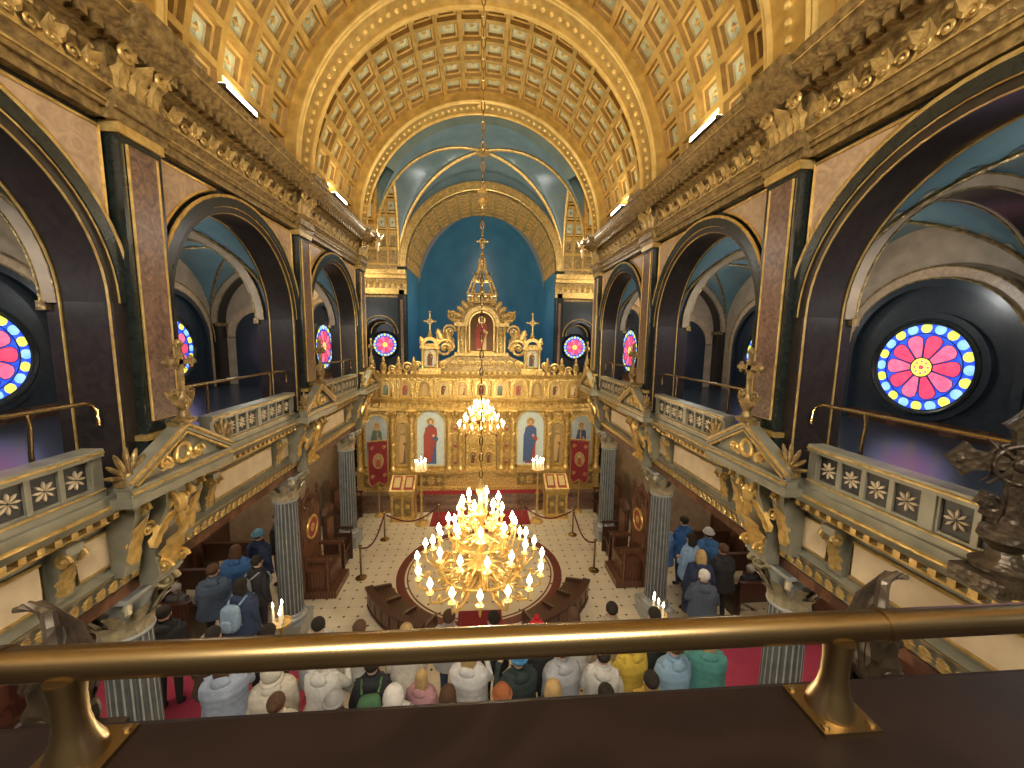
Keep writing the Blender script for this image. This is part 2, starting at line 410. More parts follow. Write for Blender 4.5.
b=MB();coffer(b,16.7,19.9,6,8.85,3.12,18,.11);struct(b.build('ceiling_apse_arch',[GOLDB,COFF,GOLDP,DG]))
b=MB();V=[];F=[];n=40
prof=[(3.2,FZ),(3.2,4.0),(3.2,7.6)]+[(3.2*cos(pi/2*i/20),7.6+4.4*sin(pi/2*i/20)) for i in range(1,21)]
for r_,z_ in prof:
    for j in range(n+1):
        th=pi*j/n;V.append((r_*cos(th),19.9+r_*sin(th),z_))
for i in range(len(prof)-1):
    for j in range(n):q=i*(n+1)+j;F.append((q,q+1,q+n+2,q+n+1))
b.add(V,F,0)
struct(b.build('ceiling_apse_dome',[BLUED],ang=80))
# ------------------------------------------------------------------ galleries (side aisles)
AX=(4.5+XO)/2
for s,side in SIDES:
    b=MB(sideT(s));b.box(3.95,XO,-3.2,13.1,4.22,4.4,0);struct(b.build('floor_gallery_'+side,NAVY))
    b=MB(sideT(s));b.box(4.1,XO,-3.2,13.1,2.95,3.08,0);struct(b.build('ceiling_aisle_'+side,BWOOD))
    b=MB(sideT(s))
    prof=[(4.75,2.95),(4.12,2.95),(4.12,3.13),(4.07,3.13),(4.07,3.28),(4.0,3.35),(4.08,3.39),(4.08,3.90),(4.0,3.95),(3.95,4.05),(3.8,4.12),(3.72,4.24),(3.72,4.35),(4.75,4.35)]
    b.prism(prof,XZ,-3.2,YG,0)
    b.box(4.75,XT,YG-.1,YG,2.95,4.35,0)
    for k in range(2,5):b.box(3.50,3.8,P[k]-.8,min(P[k]+.8,YG+.3),4.22,4.315,0)
    for k in range(0,4):
        ys=[P[k]+.36,P[k]+1.0,P[k+1]-1.0,P[k+1]-.36]
        for a,c in((ys[0],ys[1]-.1),(ys[1]+.1,ys[2]-.1),(ys[2]+.1,ys[3])):
            b.box(4.05,4.08,a+.06,c-.06,3.47,3.84,1)
            b.tube([(4.05,u,v) for u,v in((a+.05,3.46),(c-.05,3.46),(c-.05,3.85),(a+.05,3.85))],.018,5,2,True)
    y=-3.0
    while y<YG-.1:
        b.box(3.82,3.96,y,y+.06,4.05,4.12,2)
        b.leaf(TR((4.03,y,3.15))@RZ(pi/2),.14,.11,.15,2);y+=.14
    for x,z,t in((4.07,3.30,.022),(3.72,4.24,.02),(3.98,3.97,.022),(4.12,3.0,.02)):b.tube([(x,-3.2,z),(x,YG,z)],t,6,2)
    struct(b.build('trim_gallery_'+side,[STONE,CREAM,MGOLD]))
    b=MB(sideT(s))
    for k in range(0,4):
        groin(b,4.36,XO,P[k]+.15,P[k+1]-.15,6.3,1.85,22,22,0);groin_ribs(b,4.36,XO,P[k]+.15,P[k+1]-.15,6.3,1.85,.035,1)
    struct(b.build('ceiling_gallery_'+side,[BLUEG,OLDG],ang=60))
    b=MB(sideT(s));R_=1.66
    for k in range(0,5):
        b.archwall(AX-R_,AX+R_,None,6.3,8.3,P[k]-.2,P[k]+.2,XZ,0,1)
        b.box(4.36,AX-R_,P[k]-.2,P[k]+.2,4.4,6.3,1);b.box(AX+R_,XO,P[k]-.2,P[k]+.2,4.4,6.3,1)
        b.box(4.36,AX-R_,P[k]-.198,P[k]+.198,6.3,8.3,0);b.box(AX+R_,XO,P[k]-.198,P[k]+.198,6.3,8.3,0)
        for d in(-.21,.21):
            b.ring(AX,6.3,R_,R_+.15,P[k]+d-.03,P[k]+d+.03,XZ,0,pi,3)
            for rr in(R_,R_+.16):b.tube([(AX+rr*cos(pi*i/28),P[k]+d*1.15,6.3+rr*sin(pi*i/28)) for i in range(29)],.014,6,2)
        for xa in(AX-R_,AX+R_):b.box(xa-.05,xa+.05,P[k]-.25,P[k]+.25,6.22,6.32,2)
    struct(b.build('trim_gallery_arches_'+side,[NAVY,PURP,OLDG,GREIGE]))
    b=MB(sideT(s));b.box(XO,XO+.15,-3.2,13.1,FZ,8.6,0)
    b.box(XT,XT+.15,13.1,YB,FZ,13.2,0);b.box(XT,XO,12.92,13.1,FZ,8.3,0)
    pl=[(AX+.6+.8,4.4),(AX+.6+.8,5.9)]+[(AX+.6+.8*cos(pi*i/20),5.9+.8*sin(pi*i/20)) for i in range(21)]+[(AX+.6-.8,4.4)]
    b.prism(pl,XZ,12.89,12.92,1);b.ring(AX+.6,5.9,.8,1.0,12.84,12.92,XZ,0,pi,4,20)
    for k in range(0,5):
        yc=(P[k]+P[k+1])/2+(WSH[s] if k<4 else 0);X=XO if k<4 else XT
        w=1.3
        pl=[(yc+w,4.4),(yc+w,5.75)]+[(yc+w*cos(pi*i/24),5.75+w*sin(pi*i/24)) for i in range(25)]+[(yc-w,4.4)]
        b.prism(pl,YZ,X-.04,X,1)
        b.ring(yc,5.75,w,w+.12,X-.16,X,YZ,0,pi,1);b.ring(yc,5.75,w+.12,w+.32,X-.1,X,YZ,0,pi,4)
        for q in(-1,1):
            ya,yb=sorted((yc+q*w,yc+q*(w+.12)));b.box(X-.16,X,ya,yb,4.4,5.75,1)
            ya,yb=sorted((yc+q*(w+.12),yc+q*(w+.32)));b.box(X-.1,X,ya,yb,4.4,5.75,4)
        for rr in(w+.13,w+.33):b.tube([(X-.15,yc+rr*cos(pi*i/24),5.75+rr*sin(pi*i/24)) for i in range(25)],.018,6,2)
        b.ring(yc,5.58,.84,1.0,X-.12,X,YZ,0,2*pi,1,32)
        b.box(X-.1,X,yc-w,yc+w,4.4,4.62,3)
        if k<4:
            for q in(-.98,.98):
                b.box(X-.06,X,yc+q-.8,yc+q+.8,FZ+.2,FZ+1.3,3);b.box(X-.1,X,yc+q-.85,yc+q+.85,FZ+1.35,FZ+1.42,3)
            b.box(X-.15,X,P[k]-.25,P[k]+.25,FZ,2.95,3)
            b.box(X-.03,X,P[k]+.25,P[k+1]-.25,FZ,2.9,3)
    struct(b.build('wall_outer_'+side,[GREIGE,NAVY,OLDG,DWOOD,BEIGE]))
# ------------------------------------------------------------------ rose windows
def rose_mesh():
    D=lambda u,v,d:(u,-d,v)
    g=MB();g.disc(0,0,.82,D,0,.01,0,48)
    for i in range(10):
        for off,m in((0,4),(pi/10,3)):
            a=2*pi*i/10+off;g.disc(.725*cos(a),.725*sin(a),.088,D,.01,.016,m,18)
    for i in range(10):
        a=2*pi*i/10;ca,sa=cos(a),sin(a)
        pet=[(.17,-.04),(.30,-.085),(.44,-.125),(.53,-.13),(.585,-.075),(.60,0),(.585,.075),(.53,.13),(.44,.125),(.30,.085),(.17,.04)]
        g.prism([(r*ca-t*sa,r*sa+t*ca) for r,t in pet],D,.01,.016,(1,2)[i%2])
    g.disc(0,0,.18,D,.01,.018,3,24)
    for i in range(8):a=2*pi*i/8;g.disc(.11*cos(a),.11*sin(a),.022,D,.018,.022,2,10)
    g.disc(0,0,.04,D,.018,.024,1,14)
    t=MB()
    for R,r in((.82,.03),(.63,.009),(.18,.010)):t.torus((0,-.02,0),R,r,'y',48,6,0)
    for i in range(10):
        a=2*pi*i/10;ca,sa=cos(a),sin(a)
        pet=[(.17,-.045),(.30,-.09),(.44,-.13),(.53,-.135),(.59,-.08),(.605,0),(.59,.08),(.53,.135),(.44,.13),(.30,.09),(.17,.045)]
        t.tube([(r*ca-q*sa,-.02,r*sa+q*ca) for r,q in pet],.006,5,0)
    return g,t
g,t=rose_mesh()
fr=MB();fr.torus((0,-.03,0),.86,.05,'y',48,8,0);fr.torus((0,-.01,0),.95,.03,'y',48,8,0)
w0=struct(fr.build('window_1',BLACK));g.build('glass',[GBLUE,GPINK,GRED,GYEL,GCY,GVIO],w0,smooth=False);t.build('tracery',LEAD,w0);w0.scale=(.99,.99,.99)
n=1
first=True
for s,side in SIDES:
    for k in range(0,5):
        loc=(s*((XO if k<4 else XT)-.08),(P[k]+P[k+1])/2+(WSH[s] if k<4 else 0),5.58);rz=pi/2 if s<0 else -pi/2
        if first:w0.location=loc;w0.rotation_euler=(0,0,rz);first=False
        else:
            n+=1;w=dup(w0,loc,rz);w.name='window_%d'%n
    n+=1;w=dup(w0,(s*4.24,17.42,5.62),0);w.name='window_%d'%n;w.scale=(.62,.62,.62)
b=MB();b.prism([(-.4,0),(.4,0),(.4,.9)]+[(.4*cos(pi*i/12),.9+.4*sin(pi*i/12)) for i in range(1,12)]+[(-.4,.9)],XZ,-.02,.02,0)
b.box(-.02,.02,-.04,.02,0,1.3,1);b.box(-.4,.4,-.04,.02,.42,.46,1);b.box(-.4,.4,-.04,.02,.85,.89,1);b.box(-.46,.46,-.07,.03,-.08,0,1)
b.ring(0,.9,.4,.47,-.06,.02,XZ,0,pi,1,16);b.box(-.47,-.4,-.06,.02,0,.9,1);b.box(.4,.47,-.06,.02,0,.9,1)
wl=None
for s,side in SIDES:
    for k in range(1,4):
        loc=(s*(XO-.06),(P[k]+P[k+1])/2,FZ+1.7);rz=pi/2 if s<0 else -pi/2;n+=1
        if wl is None:wl=struct(b.build('window_%d'%n,[WINL,DWOOD],None,loc,rz,smooth=False))
        else:w=dup(wl,loc,rz);w.name='window_%d'%n
# ------------------------------------------------------------------ columns
def capital(b,r,z,h,m0=0,m1=1):
    b.lathe([(r*1.06,z),(r*1.12,z+.03),(r*.98,z+.06),(r*1.0,z+h*.5),(r*1.35,z+h*.88),(r*1.45,z+h*.9)],(0,0,0),20,m0)
    for i in range(8):
        a=2*pi*i/8
        b.leaf(RZ(a)@TR((0,r*.98,z+.05)),h*.5,r*.8,.55,m1)
        b.leaf(RZ(a+pi/8)@TR((0,r*1.0,z+.05)),h*.82,r*.75,.5,m1)
    for i in range(4):
        b.spiral(RZ(pi/4+i*pi/2)@TR((0,r*1.6,z+h*.72))@RZ(pi/2),h*.19,1.6,h*.055,m1,18)
        b.ball((r*1.35*cos(i*pi/2),r*1.35*sin(i*pi/2),z+h*.9),h*.1,8,m1)
    q=r*1.6;b.box(-q,q,-q,q,z+h*.9,z+h,m0);b.box(-q*1.06,q*1.06,-q*1.06,q*1.06,z+h*.96,z+h,m0)
c0=None
for s,side in SIDES:
    for k,nm in((2,'nearest the camera'),(3,'in mid nave'),(4,'next to the icon screen')):
        lab='grey fluted column with gilded capital on the %s side, %s'%(side,nm)
        if c0 is None:
            c0=thing('column',lab,'column',(s*4.42,P[k],FZ),0,'fluted columns under the galleries')
            b=MB();b.box(-.33,.33,-.33,.33,0,.34,0);b.box(-.36,.36,-.36,.36,.34,.39,0);b.box(-.36,.36,-.36,.36,0,.07,0);b.build('pedestal',SILVER,c0)
            b=MB();b.lathe([(.32,.39),(.335,.43),(.32,.48),(.28,.51),(.295,.54),(.275,.58)],(0,0,0),24,0);b.build('base',SILVER,c0)
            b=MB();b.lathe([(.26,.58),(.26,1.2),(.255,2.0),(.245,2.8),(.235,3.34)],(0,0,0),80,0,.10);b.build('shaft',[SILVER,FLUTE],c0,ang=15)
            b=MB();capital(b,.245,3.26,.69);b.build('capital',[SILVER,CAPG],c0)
        else:dup(c0,(s*4.42,P[k],FZ),0,lab)
# ------------------------------------------------------------------ consoles and pediments on the gallery fronts (face +X locally)
PN={2:'nearest the camera',3:'in mid nave',4:'by the icon screen'}
def cross(b,z,h,m=0):
    w=.034*h/.6
    b.lathe([(.12,0),(.13,.03),(.07,.06),(.045,.13),(.085,.2),(.09,.25),(.04,.31),(.03,.36)],(0,0,z),14,m)
    z+=.36
    b.box(-w*.6,w*.6,-w,w,z,z+h,m);cy=z+h*.62
    b.box(-w*.6,w*.6,-h*.34,h*.34,cy-w,cy+w,m)
    for y,zz in((-h*.36,cy),(h*.36,cy),(0,z+h*1.02)):
        b.ball((0,y,zz),w*1.3,8,m)
        for q in(-1,1):
            if y: b.ball((0,y-math.copysign(w*.8,y),zz+q*w*1.5),w*.9,6,m)
            else: b.ball((0,q*w*1.5,zz-w*.8),w*.9,6,m)
    b.torus((0,0,cy),h*.16,w*.4,'x',16,6,m)
    for a in range(4):
        q=pi/4+a*pi/2;b.tube([(0,h*.05*cos(q),cy+h*.05*sin(q)),(0,h*.24*cos(q),cy+h*.24*sin(q))],[w*.5,w*.15],6,m)
    for q in(-1,1):
        b.leaf(TR((0,q*.04,z-.16))@RX(-q*.8)@RZ(pi/2),.26,.12,.1,m);b.spiral(TR((0,q*.12,z-.02))@RZ(pi/2),.06,1.4,.018,m,14)
def palmette(b,M,h,m=0):
    b.at(M)
    for i in range(-3,4):
        a=i*.42;L=h*(1-.07*abs(i))
        b.at(RX(-a)@TR((0,0,L*.55)));b.ball((0,0,0),(.03,h*.075,L*.45),8,m);b.pop()
    b.ball((0.01,0,h*.08),(.05,h*.15,h*.13),8,m);b.pop()
p0=k0=None
for s,side in SIDES:
    for k in(2,3,4):
        lp='pediment with cross and shell finials on the %s gallery, %s'%(side,PN[k])
        lk='gilded scrolled console under the %s gallery pediment %s'%(side,PN[k])
        loc=(s*3.66,P[k],4.356);rz=0 if s<0 else pi
        if p0 is None:
            p0=thing('pediment',lp,'pediment',loc,rz,'pediments on the gallery fronts')
            b=MB();b.prism([(-.66,.06),(.66,.06),(.66,.12),(0,.48),(-.66,.12)],YZ,.0,.06,0);b.build('gable',STONE,p0)
            b=MB();b.box(-.0,.14,-.78,.78,-.04,.06,0)
            for q in(-1,1):b.prism([(q*.8,.06),(q*.8,.16),(0,.60),(0,.50)],YZ,.0,.15,0);b.tube([(.15,q*.8,.12),(.15,0,.56)],.022,6,1);b.tube([(.14,q*.72,.07),(.14,0,.47)],.018,6,1)
            b.tube([(.145,-.78,.01),(.145,.78,.01)],.018,6,1);b.build('cornice',[STONE,MGOLD],p0)
            b=MB();b.torus((.075,0,.22),.11,.03,'x',18,8,0)
            for q in(-1,1):
                b.spiral(TR((.075,q*.27,.17))@RZ(pi/2),.075,1.4,.025,0,16)
                b.leaf(TR((.07,q*.12,.14))@RX(-q*1.45)@RZ(pi/2),.38,.13,.2,0)
            b.build('wreath',GOLD,p0)
            for q in(-1,1):
                b=MB();palmette(b,TR((.07,q*.72,.16)),.34,0);b.box(.02,.12,q*.72-.11,q*.72+.11,.1,.17,0);b.build('palmette',OLDG,p0)
            b=MB();b.box(.0,.15,-.1,.1,.5,.60,0);b.at(TR((.13,0,0)));cross(b,.60,.56,0);b.pop();b.build('cross',OLDG,p0)
        else:dup(p0,loc,rz,lp)
        loc=(s*3.92,P[k],3.0)
        if k0 is None:
            k0=thing('console',lk,'console',loc,rz,'gilded consoles under the pediments')
            b=MB();b.prism([(-.12,0),(.02,0),(.1,.12),(.08,.4),(.16,.75),(.26,1.0),(.26,1.2),(-.12,1.2)],XZ,-.2,.2,0)
            for q in(-1,1):
                b.prism([(-.12,.3),(.0,.3),(.06,.6),(.18,1.0),(.18,1.2),(-.12,1.2)],XZ,q*.42-.1,q*.42+.1,0)
            b.build('body',STONE,k0)
            b=MB();b.leaf(TR((.1,0,.15))@RZ(-pi/2)@RX(-.1),.6,.36,.3,0)
            for q in(-1,1):
                b.spiral(TR((.2,q*.13,1.02)),.13,1.6,.035,0,22);b.spiral(TR((.12,q*.13,.2)),.09,1.5,.028,0,18)
                b.leaf(TR((.06,q*.42,.42))@RZ(-pi/2),.6,.2,.28,0);b.spiral(TR((.16,q*.42,1.05)),.1,1.5,.028,0,16)
                b.leaf(TR((.12,q*.25,.5))@RZ(-pi/2)@RY(q*.5),.5,.2,.3,0)
                b.spiral(TR((.1,q*.28,.75))@RZ(pi/2),.09,1.5,.022,0,16)
            b.ball((.26,0,.95),(.06,.1,.13),8,0);b.build('scrolls',GOLD,k0)
        else:dup(k0,loc,rz,lk)
fb=None
for s,side in SIDES:
    for k in range(1,4):
        for q,w in((P[k]+1.0,'nearer one'),(P[k+1]-1.0,'farther one')):
            lab='small gilded leaf bracket on the %s gallery frieze, %s bay, %s'%(side,('nearest','middle','far')[k-1],w)
            loc=(s*4.04,q,3.40);rz=0 if s<0 else pi
            if fb is None:
                fb=thing('frieze_bracket',lab,'bracket',loc,rz,'gilded frieze brackets')
                b=MB();b.prism([(-.06,0),(.02,0),(.05,.2),(.12,.45),(.2,.55),(.2,.66),(-.06,.66)],XZ,-.11,.11,0);b.build('body',STONE,fb)
                b=MB();b.leaf(TR((.05,0,.06))@RZ(-pi/2),.45,.24,.3,0)
                for e in(-1,1):b.spiral(TR((.14,e*.1,.5)),.09,1.5,.03,0,18)
                b.build('leaf',MGOLD,fb);fb.scale=(.8,.75,.85)
            else:dup(fb,loc,rz,lab)
# balustrades & brass rails
bl=rl=None
BN={1:'nearest bay',2:'middle bay',3:'far bay'}
for s,side in SIDES:
    for k in(1,2,3):
        yc=(P[k]+P[k+1])/2;loc=(s*3.84,yc,4.35);rz=0 if s<0 else pi
        lab='low balustrade with pierced star panels on the %s gallery, %s'%(side,BN[k])
        Lh=1.2
        if bl is None:
            bl=thing('balustrade',lab,'balustrade',loc,rz,'star panelled balustrades')
            b=MB();b.box(-.08,.08,-Lh,Lh,0,.09,0);b.box(-.1,.1,-Lh,Lh,.42,.5,0);b.box(-.07,.07,-Lh,-Lh+.1,.09,.42,0);b.box(-.07,.07,Lh-.1,Lh,.09,.42,0);b.box(-.07,.07,-.05,.05,.09,.42,0)
            b.tube([(.1,-Lh,.46),(.1,Lh,.46)],.014,6,1);b.tube([(.08,-Lh,.08),(.08,Lh,.08)],.012,6,1);b.build('frame',[STONE,MGOLD],bl)
            b=MB();b.box(-.03,.03,-Lh+.1,Lh-.1,.09,.42,0);b.build('panel',DGREY,bl)
            for h in(-1,1):
                b=MB();cw=(Lh-.15)/4
                for c in range(4):
                    y=h*(.05+cw*(c+.5))
                    for e in(-1,1):b.box(.03,.055,y+e*cw*.48-.018,y+e*cw*.48+.018,.09,.42,0)
                    b.box(.03,.05,y-cw/2,y+cw/2,.09,.115,0);b.box(.03,.05,y-cw/2,y+cw/2,.395,.42,0)
                    for a in range(8):
                        an=a*pi/4;ca,sa=cos(an),sin(an)
                        b.prism([(y+r*ca-t*sa,.255+r*sa+t*ca) for r,t in((.012,0),(.06,-.011),(.09,0),(.06,.011))],YZ,.03,.05,1)
                b.build('star_tracery',[STONE,CREAM],bl)
        else:dup(bl,loc,rz,lab)
        lab='brass safety rail on curved posts above the %s gallery balustrade, %s'%(side,BN[k])
        loc=(s*4.02,yc,4.4)
        if rl is None:
            rl=thing('brass_rail',lab,'handrail',loc,rz,'brass gallery rails')
            b=MB();b.tube([(0,-1.48,.62),(0,-1.47,.78),(0,-1.42,.85),(0,-1.34,.87),(0,1.34,.87),(0,1.42,.85),(0,1.47,.78),(0,1.48,.62)],.022,8,0);b.build('rail',BRASS,rl)
            for y in(-.85,.85):
                b=MB();b.tube([(0,y,.0),(0,y,.5),(0,y+.02,.75),(0,y,.87)],[.03,.018,.018,.02],8,0);b.lathe([(.06,0),(.06,.015),(.03,.03)],(0,y,0),12,0);b.build('post',BRASS,rl)
        else:dup(rl,loc,rz,lab)
t=thing('bronze_cross','large dark bronze ornate cross on urn base at the right gallery corner','cross',(3.60,1.9,4.35))
b=MB();b.box(-.2,.12,-.15,.15,0,.1,0);b.lathe([(.15,.1),(.16,.15),(.09,.2),(.07,.26),(.14,.34),(.13,.40),(.06,.44),(.05,.5)],(0,0,0),16,0);b.build('base',BRONZE,t)
b=MB();b.at(RZ(1.0))
b.prism([(-.04,.46),(.04,.46),(.035,.80),(.07,.815),(.22,.79),(.26,.74),(.30,.80),(.35,.86),(.30,.92),(.26,.98),(.22,.93),(.07,.905),(.035,.92),(.05,1.08),(.10,1.12),(.05,1.17),(0,1.24),(-.05,1.17),(-.10,1.12),(-.05,1.08),(-.035,.92),(-.07,.905),(-.22,.93),(-.26,.98),(-.30,.92),(-.35,.86),(-.30,.80),(-.26,.74),(-.22,.79),(-.07,.815),(-.035,.80)],YZ,-.03,.03,0)
for x in(-.035,.035):
    b.torus((x,0,.86),.13,.014,'x',24,8,0);b.ball((x,0,.86),(.02,.045,.045),10,0)
    for y,z in((-.28,.86),(.28,.86),(0,1.14)):b.ball((x,y,z),(.015,.028,.028),8,0)
    for a in range(4):
        q=pi/4+a*pi/2;b.tube([(x,.06*cos(q),.86+.06*sin(q)),(x,.21*cos(q),.86+.21*sin(q))],[.016,.005],6,0)
for q in(-1,1):b.spiral(TR((0,q*.10,.56))@RZ(pi/2),.075,1.5,.018,0,18);b.leaf(TR((0,q*.03,.42))@RX(-q*.5)@RZ(pi/2),.28,.12,.05,0)
b.pop();b.build('cross',BRONZE,t);t.location=(3.56,2.2,4.36)
# ------------------------------------------------------------------ front parapet, rail, scrolls
b=MB();b.box(-3.6,3.6,.12,.655,5.24,5.31,0);b.box(-3.6,3.6,.3,.62,4.42,5.24,0);b.tube([(-3.6,.655,5.28),(3.6,.655,5.28)],.025,8,0)
t=tag(b.build('parapet',LEDGE),'dark varnished parapet ledge across the foreground under the brass rail','parapet')
b=MB();b.box(-3.9,3.9,-3.2,.62,4.2,4.4,0);struct(b.build('floor_entrance_gallery',DWOOD))
t=thing('front_brass_rail','thick dull brass handrail on flared posts across the foreground','handrail',(0,.61,5.31))
b=MB();b.tube([(-2.6,0,.165),(-.9,0,.165),(0,0,.165),(.9,0,.165),(2.6,0,.165)],.0255,24,0);b.build('rail',BRASS,t)
for x in(-1.95,-.65,.66,1.95):
    b=MB();b.lathe([(.040,.006),(.037,.022),(.026,.048),(.0215,.075),(.021,.11),(.023,.135),(.025,.15)],(x,-.01,0),24,0);b.box(x-.055,x+.055,-.058,.040,0,.008,0)
    for q in(-1,1):
        for yy in(-.046,.03):b.lathe([(.007,.008),(.007,.012),(.003,.014)],(x+q*.044,yy,0),8,0)
    p=b.build('post',POSTB,t)
for x in(.755,-.755):
    b=MB();b.tube([(x-.006,0,.165),(x+.006,0,.165)],.0285,24,0);b.build('collar',BRASS,t)
for s,side in SIDES:
    t=thing('scroll_ornament','dark bronze acanthus scroll standing just outside the parapet at the %s end'%side,'scroll ornament',(s*.985+.05,.84,5.06),0,'bronze scrolls outside the parapet')
    b=MB();b.box(-.06,.06,-.21,.06,-.42,-.03,0);b.box(-.075,.075,-.14,.075,-.03,.0,0);b.build('plinth',BRONZE,t)
    b=MB()
    if s<0:b.at(Matrix.Scale(-1,4,Vector((1,0,0))))
    for q in(-.03,.03):b.spiral(TR((.0,q,.06)),.055,1.8,.015,0,30)
    b.spiral(TR((.03,0,.155)),.03,1.5,.012,0,20)
    for i in range(5):
        tt=i/4-.5
        b.tube([(-.03+.012*tt,.05*tt,.07),(-.052,.075*tt,.17),(-.035+.03*tt,.07*tt,.27),(.0+.05*tt,.03*tt,.345),(.03+.06*tt,0,.36-.03*abs(tt))],[.012,.017,.016,.012,.006],7,0)
    b.leaf(TR((-.01,-.04,.02))@RZ(pi),.22,.10,-.1,0);b.leaf(TR((.0,.035,.02)),.24,.10,.05,0)
    if s<0:b.pop()
    b.build('scroll',BRONZE,t)
# ------------------------------------------------------------------ iconostasis
def figure(parent,cx,z0,w,h,y,bg,robe,mantle,name='icon',arched=True,frame=.07,fm=GOLD):
    f=MB();hw=w/2
    zs=z0+h-(hw if arched else 0)
    f.box(cx-hw-frame,cx-hw,y-.06,y+.02,z0-frame,zs,0);f.box(cx+hw,cx+hw+frame,y-.06,y+.02,z0-frame,zs,0);f.box(cx-hw-frame,cx+hw+frame,y-.06,y+.02,z0-frame,z0,0)
    if arched:f.ring(cx,zs,hw,hw+frame,y-.06,y+.02,XZ,0,pi,0,18)
    else:f.box(cx-hw-frame,cx+hw+frame,y-.06,y+.02,z0+h,z0+h+frame,0)
    o=f.build(name,fm,parent)
    g=MB()
    pl=[(cx-hw,z0),(cx+hw,z0)]+([(cx+hw*cos(pi*i/16),zs+hw*sin(pi*i/16)) for i in range(17)] if arched else [(cx+hw,z0+h),(cx-hw,z0+h)])
    g.prism(pl,XZ,y-.01,y+.02,0)
    X=lambda pts:[(cx+u*w,z0+v*h) for u,v in pts]
    g.prism(X([(-.2,.03),(.2,.03),(.2,.35),(.23,.55),(.2,.69),(.07,.74),(-.07,.74),(-.2,.69),(-.23,.55),(-.2,.35)]),XZ,y-.022,y-.01,1)
    g.prism(X([(-.27,.06),(.02,.06),(.12,.35),(.24,.5),(.22,.68),(.1,.72),(-.16,.71),(-.26,.55)]),XZ,y-.03,y-.02,2)
    g.prism(X([(.05,.5),(.24,.44),(.28,.5),(.1,.56)]),XZ,y-.034,y-.024,1)
    r=min(.16*w,.1*h);hz=z0+.80*h
    g.disc(cx,hz,r,XZ,y-.02,y-.012,3,20)
    g.disc(cx,hz,r*.52,XZ,y-.036,y-.016,5,16,1,1.25);g.disc(cx,hz-.005,r*.4,XZ,y-.04,y-.03,4,16,1,1.3)
    g.disc(cx+.1*w,z0+.55*h,.05*w,XZ,y-.042,y-.03,4,10)
    g.build('painting',[bg,robe,mantle,GOLD,SKIN,EYE],o,smooth=False);return o
SKYP=fab((.48,.54,.52));RED=fab((.32,.06,.045));BLU=fab((.06,.10,.22));GRN=fab((.13,.19,.14));CRM=fab((.60,.44,.20));OCH=fab((.5,.32,.12));BRN=fab((.14,.07,.035));DKG=fab((.34,.23,.09))
ic=thing('iconostasis','tall gilded icon screen with painted saints and a spired crown across the chancel','icon screen',(0,16.1,FZ+.45));ic.scale=(1.12,1.09,1.14)
b=MB();b.box(-4.65,4.65,-.06,.4,0,.12,0);b.box(-4.65,4.65,0,.4,.12,.68,0);b.box(-4.65,4.65,-.06,.4,.68,.78,0)
for x in(-4.0,-3.0,-1.9,1.9,3.0,4.0):
    w=.5 if abs(x)==1.9 else .36
    b.box(x-w,x+w,-.05,0,.2,.62,1)
    b.leaf(TR((x,-.05,.24))@RZ(pi),.34,.34,.1,0)
    for q in(-1,1):b.spiral(TR((x+q*w*.6,-.06,.4)),.1,1.5,.022,0,16)
b.build('base',[GOLDO,OLDG],ic)
b=MB();b.box(-4.65,-.62,.1,.4,.78,3.15,0);b.box(.62,4.65,.1,.4,.78,3.15,0);b.archwall(-.62,.62,0,2.2,3.15,.1,.4,XZ,0,0)
for x in(-1.9,1.9,-3.9,3.9):
    for q in(-1,1):
        b.leaf(TR((x+q*.40,.08,2.80))@RZ(pi)@RY(-q*.8),.34,.2,.1,1);b.spiral(TR((x+q*.48,.07,2.97)),.08,1.5,.022,1,16)
for x in(-2.95,2.95):
    for z in(2.72,2.9):
        for q in(-1,1):b.spiral(TR((x+q*.12,.08,z)),.09,1.5,.02,1,16)
b.build('screen_wall',[GOLDO,GOLD],ic)
b=MB();b.prism([(.4,3.05),(-.06,3.05),(-.06,3.15),(-.02,3.18),(-.02,3.32),(-.16,3.4),(-.2,3.47),(-.2,3.52),(.4,3.52)],YZ,-4.7,4.7,0)
for i in range(70):
    b.box(-4.62+i*.133,-4.56+i*.133,-.14,-.02,3.34,3.4,0)
for i in range(35):
    x=-4.55+i*.267;b.leaf(TR((x,-.03,3.17))@RZ(pi),.15,.13,.2,0)
b.build('lower_cornice',GOLD,ic)
b=MB();b.box(-4.65,4.65,.0,.4,3.52,4.2,0);b.prism([(.4,4.18),(-.05,4.18),(-.05,4.25),(-.16,4.32),(-.2,4.4),(.4,4.4)],YZ,-4.7,4.7,0)
for i in range(14):
    x=-4.55+i*.7;b.lathe([(.05,3.55),(.04,3.6),(.032,4.05),(.055,4.15)],(x,-.03,0),8,0)
for i in range(46):
    x=-4.6+i*.204;b.leaf(TR((x,-.1,4.24))@RZ(pi),.15,.12,.3,0);b.leaf(TR((x,.0,4.4)),.12,.12,.0,0)
b.build('upper_tier',[GOLDO],ic)
cols=[.78,1.2,2.6,3.3,4.5]
cc=None
for x in[q*c for c in cols for q in(-1,1)]:
    if cc is None:
        b=MB();b.lathe([(.14,0),(.14,.1),(.11,.14),(.085,.2),(.085,.9),(.08,1.75),(.08,1.9),(.1,1.95)],(0,0,0),14,0)
        b.tube([(.088*cos(a*.5),.088*sin(a*.5),.2+a*.034) for a in range(50)],.024,5,0)
        capital(b,.095,1.9,.36,0,0);b.box(-.15,.15,-.13,.13,-.12,0,0)
        cc=b.build('column',GOLD,ic,(x,-.07,.8))
    else:dup(cc,(x,-.07,.8),0,parent=ic)
figure(ic,-1.9,.95,1.02,2.08,.08,SKYP,BLU,RED);figure(ic,1.9,.95,1.02,2.08,.08,SKYP,RED,BLU)
figure(ic,-2.95,.98,.46,1.6,.08,DKG,BRN,OCH);figure(ic,2.95,.98,.46,1.6,.08,DKG,BRN,OCH)
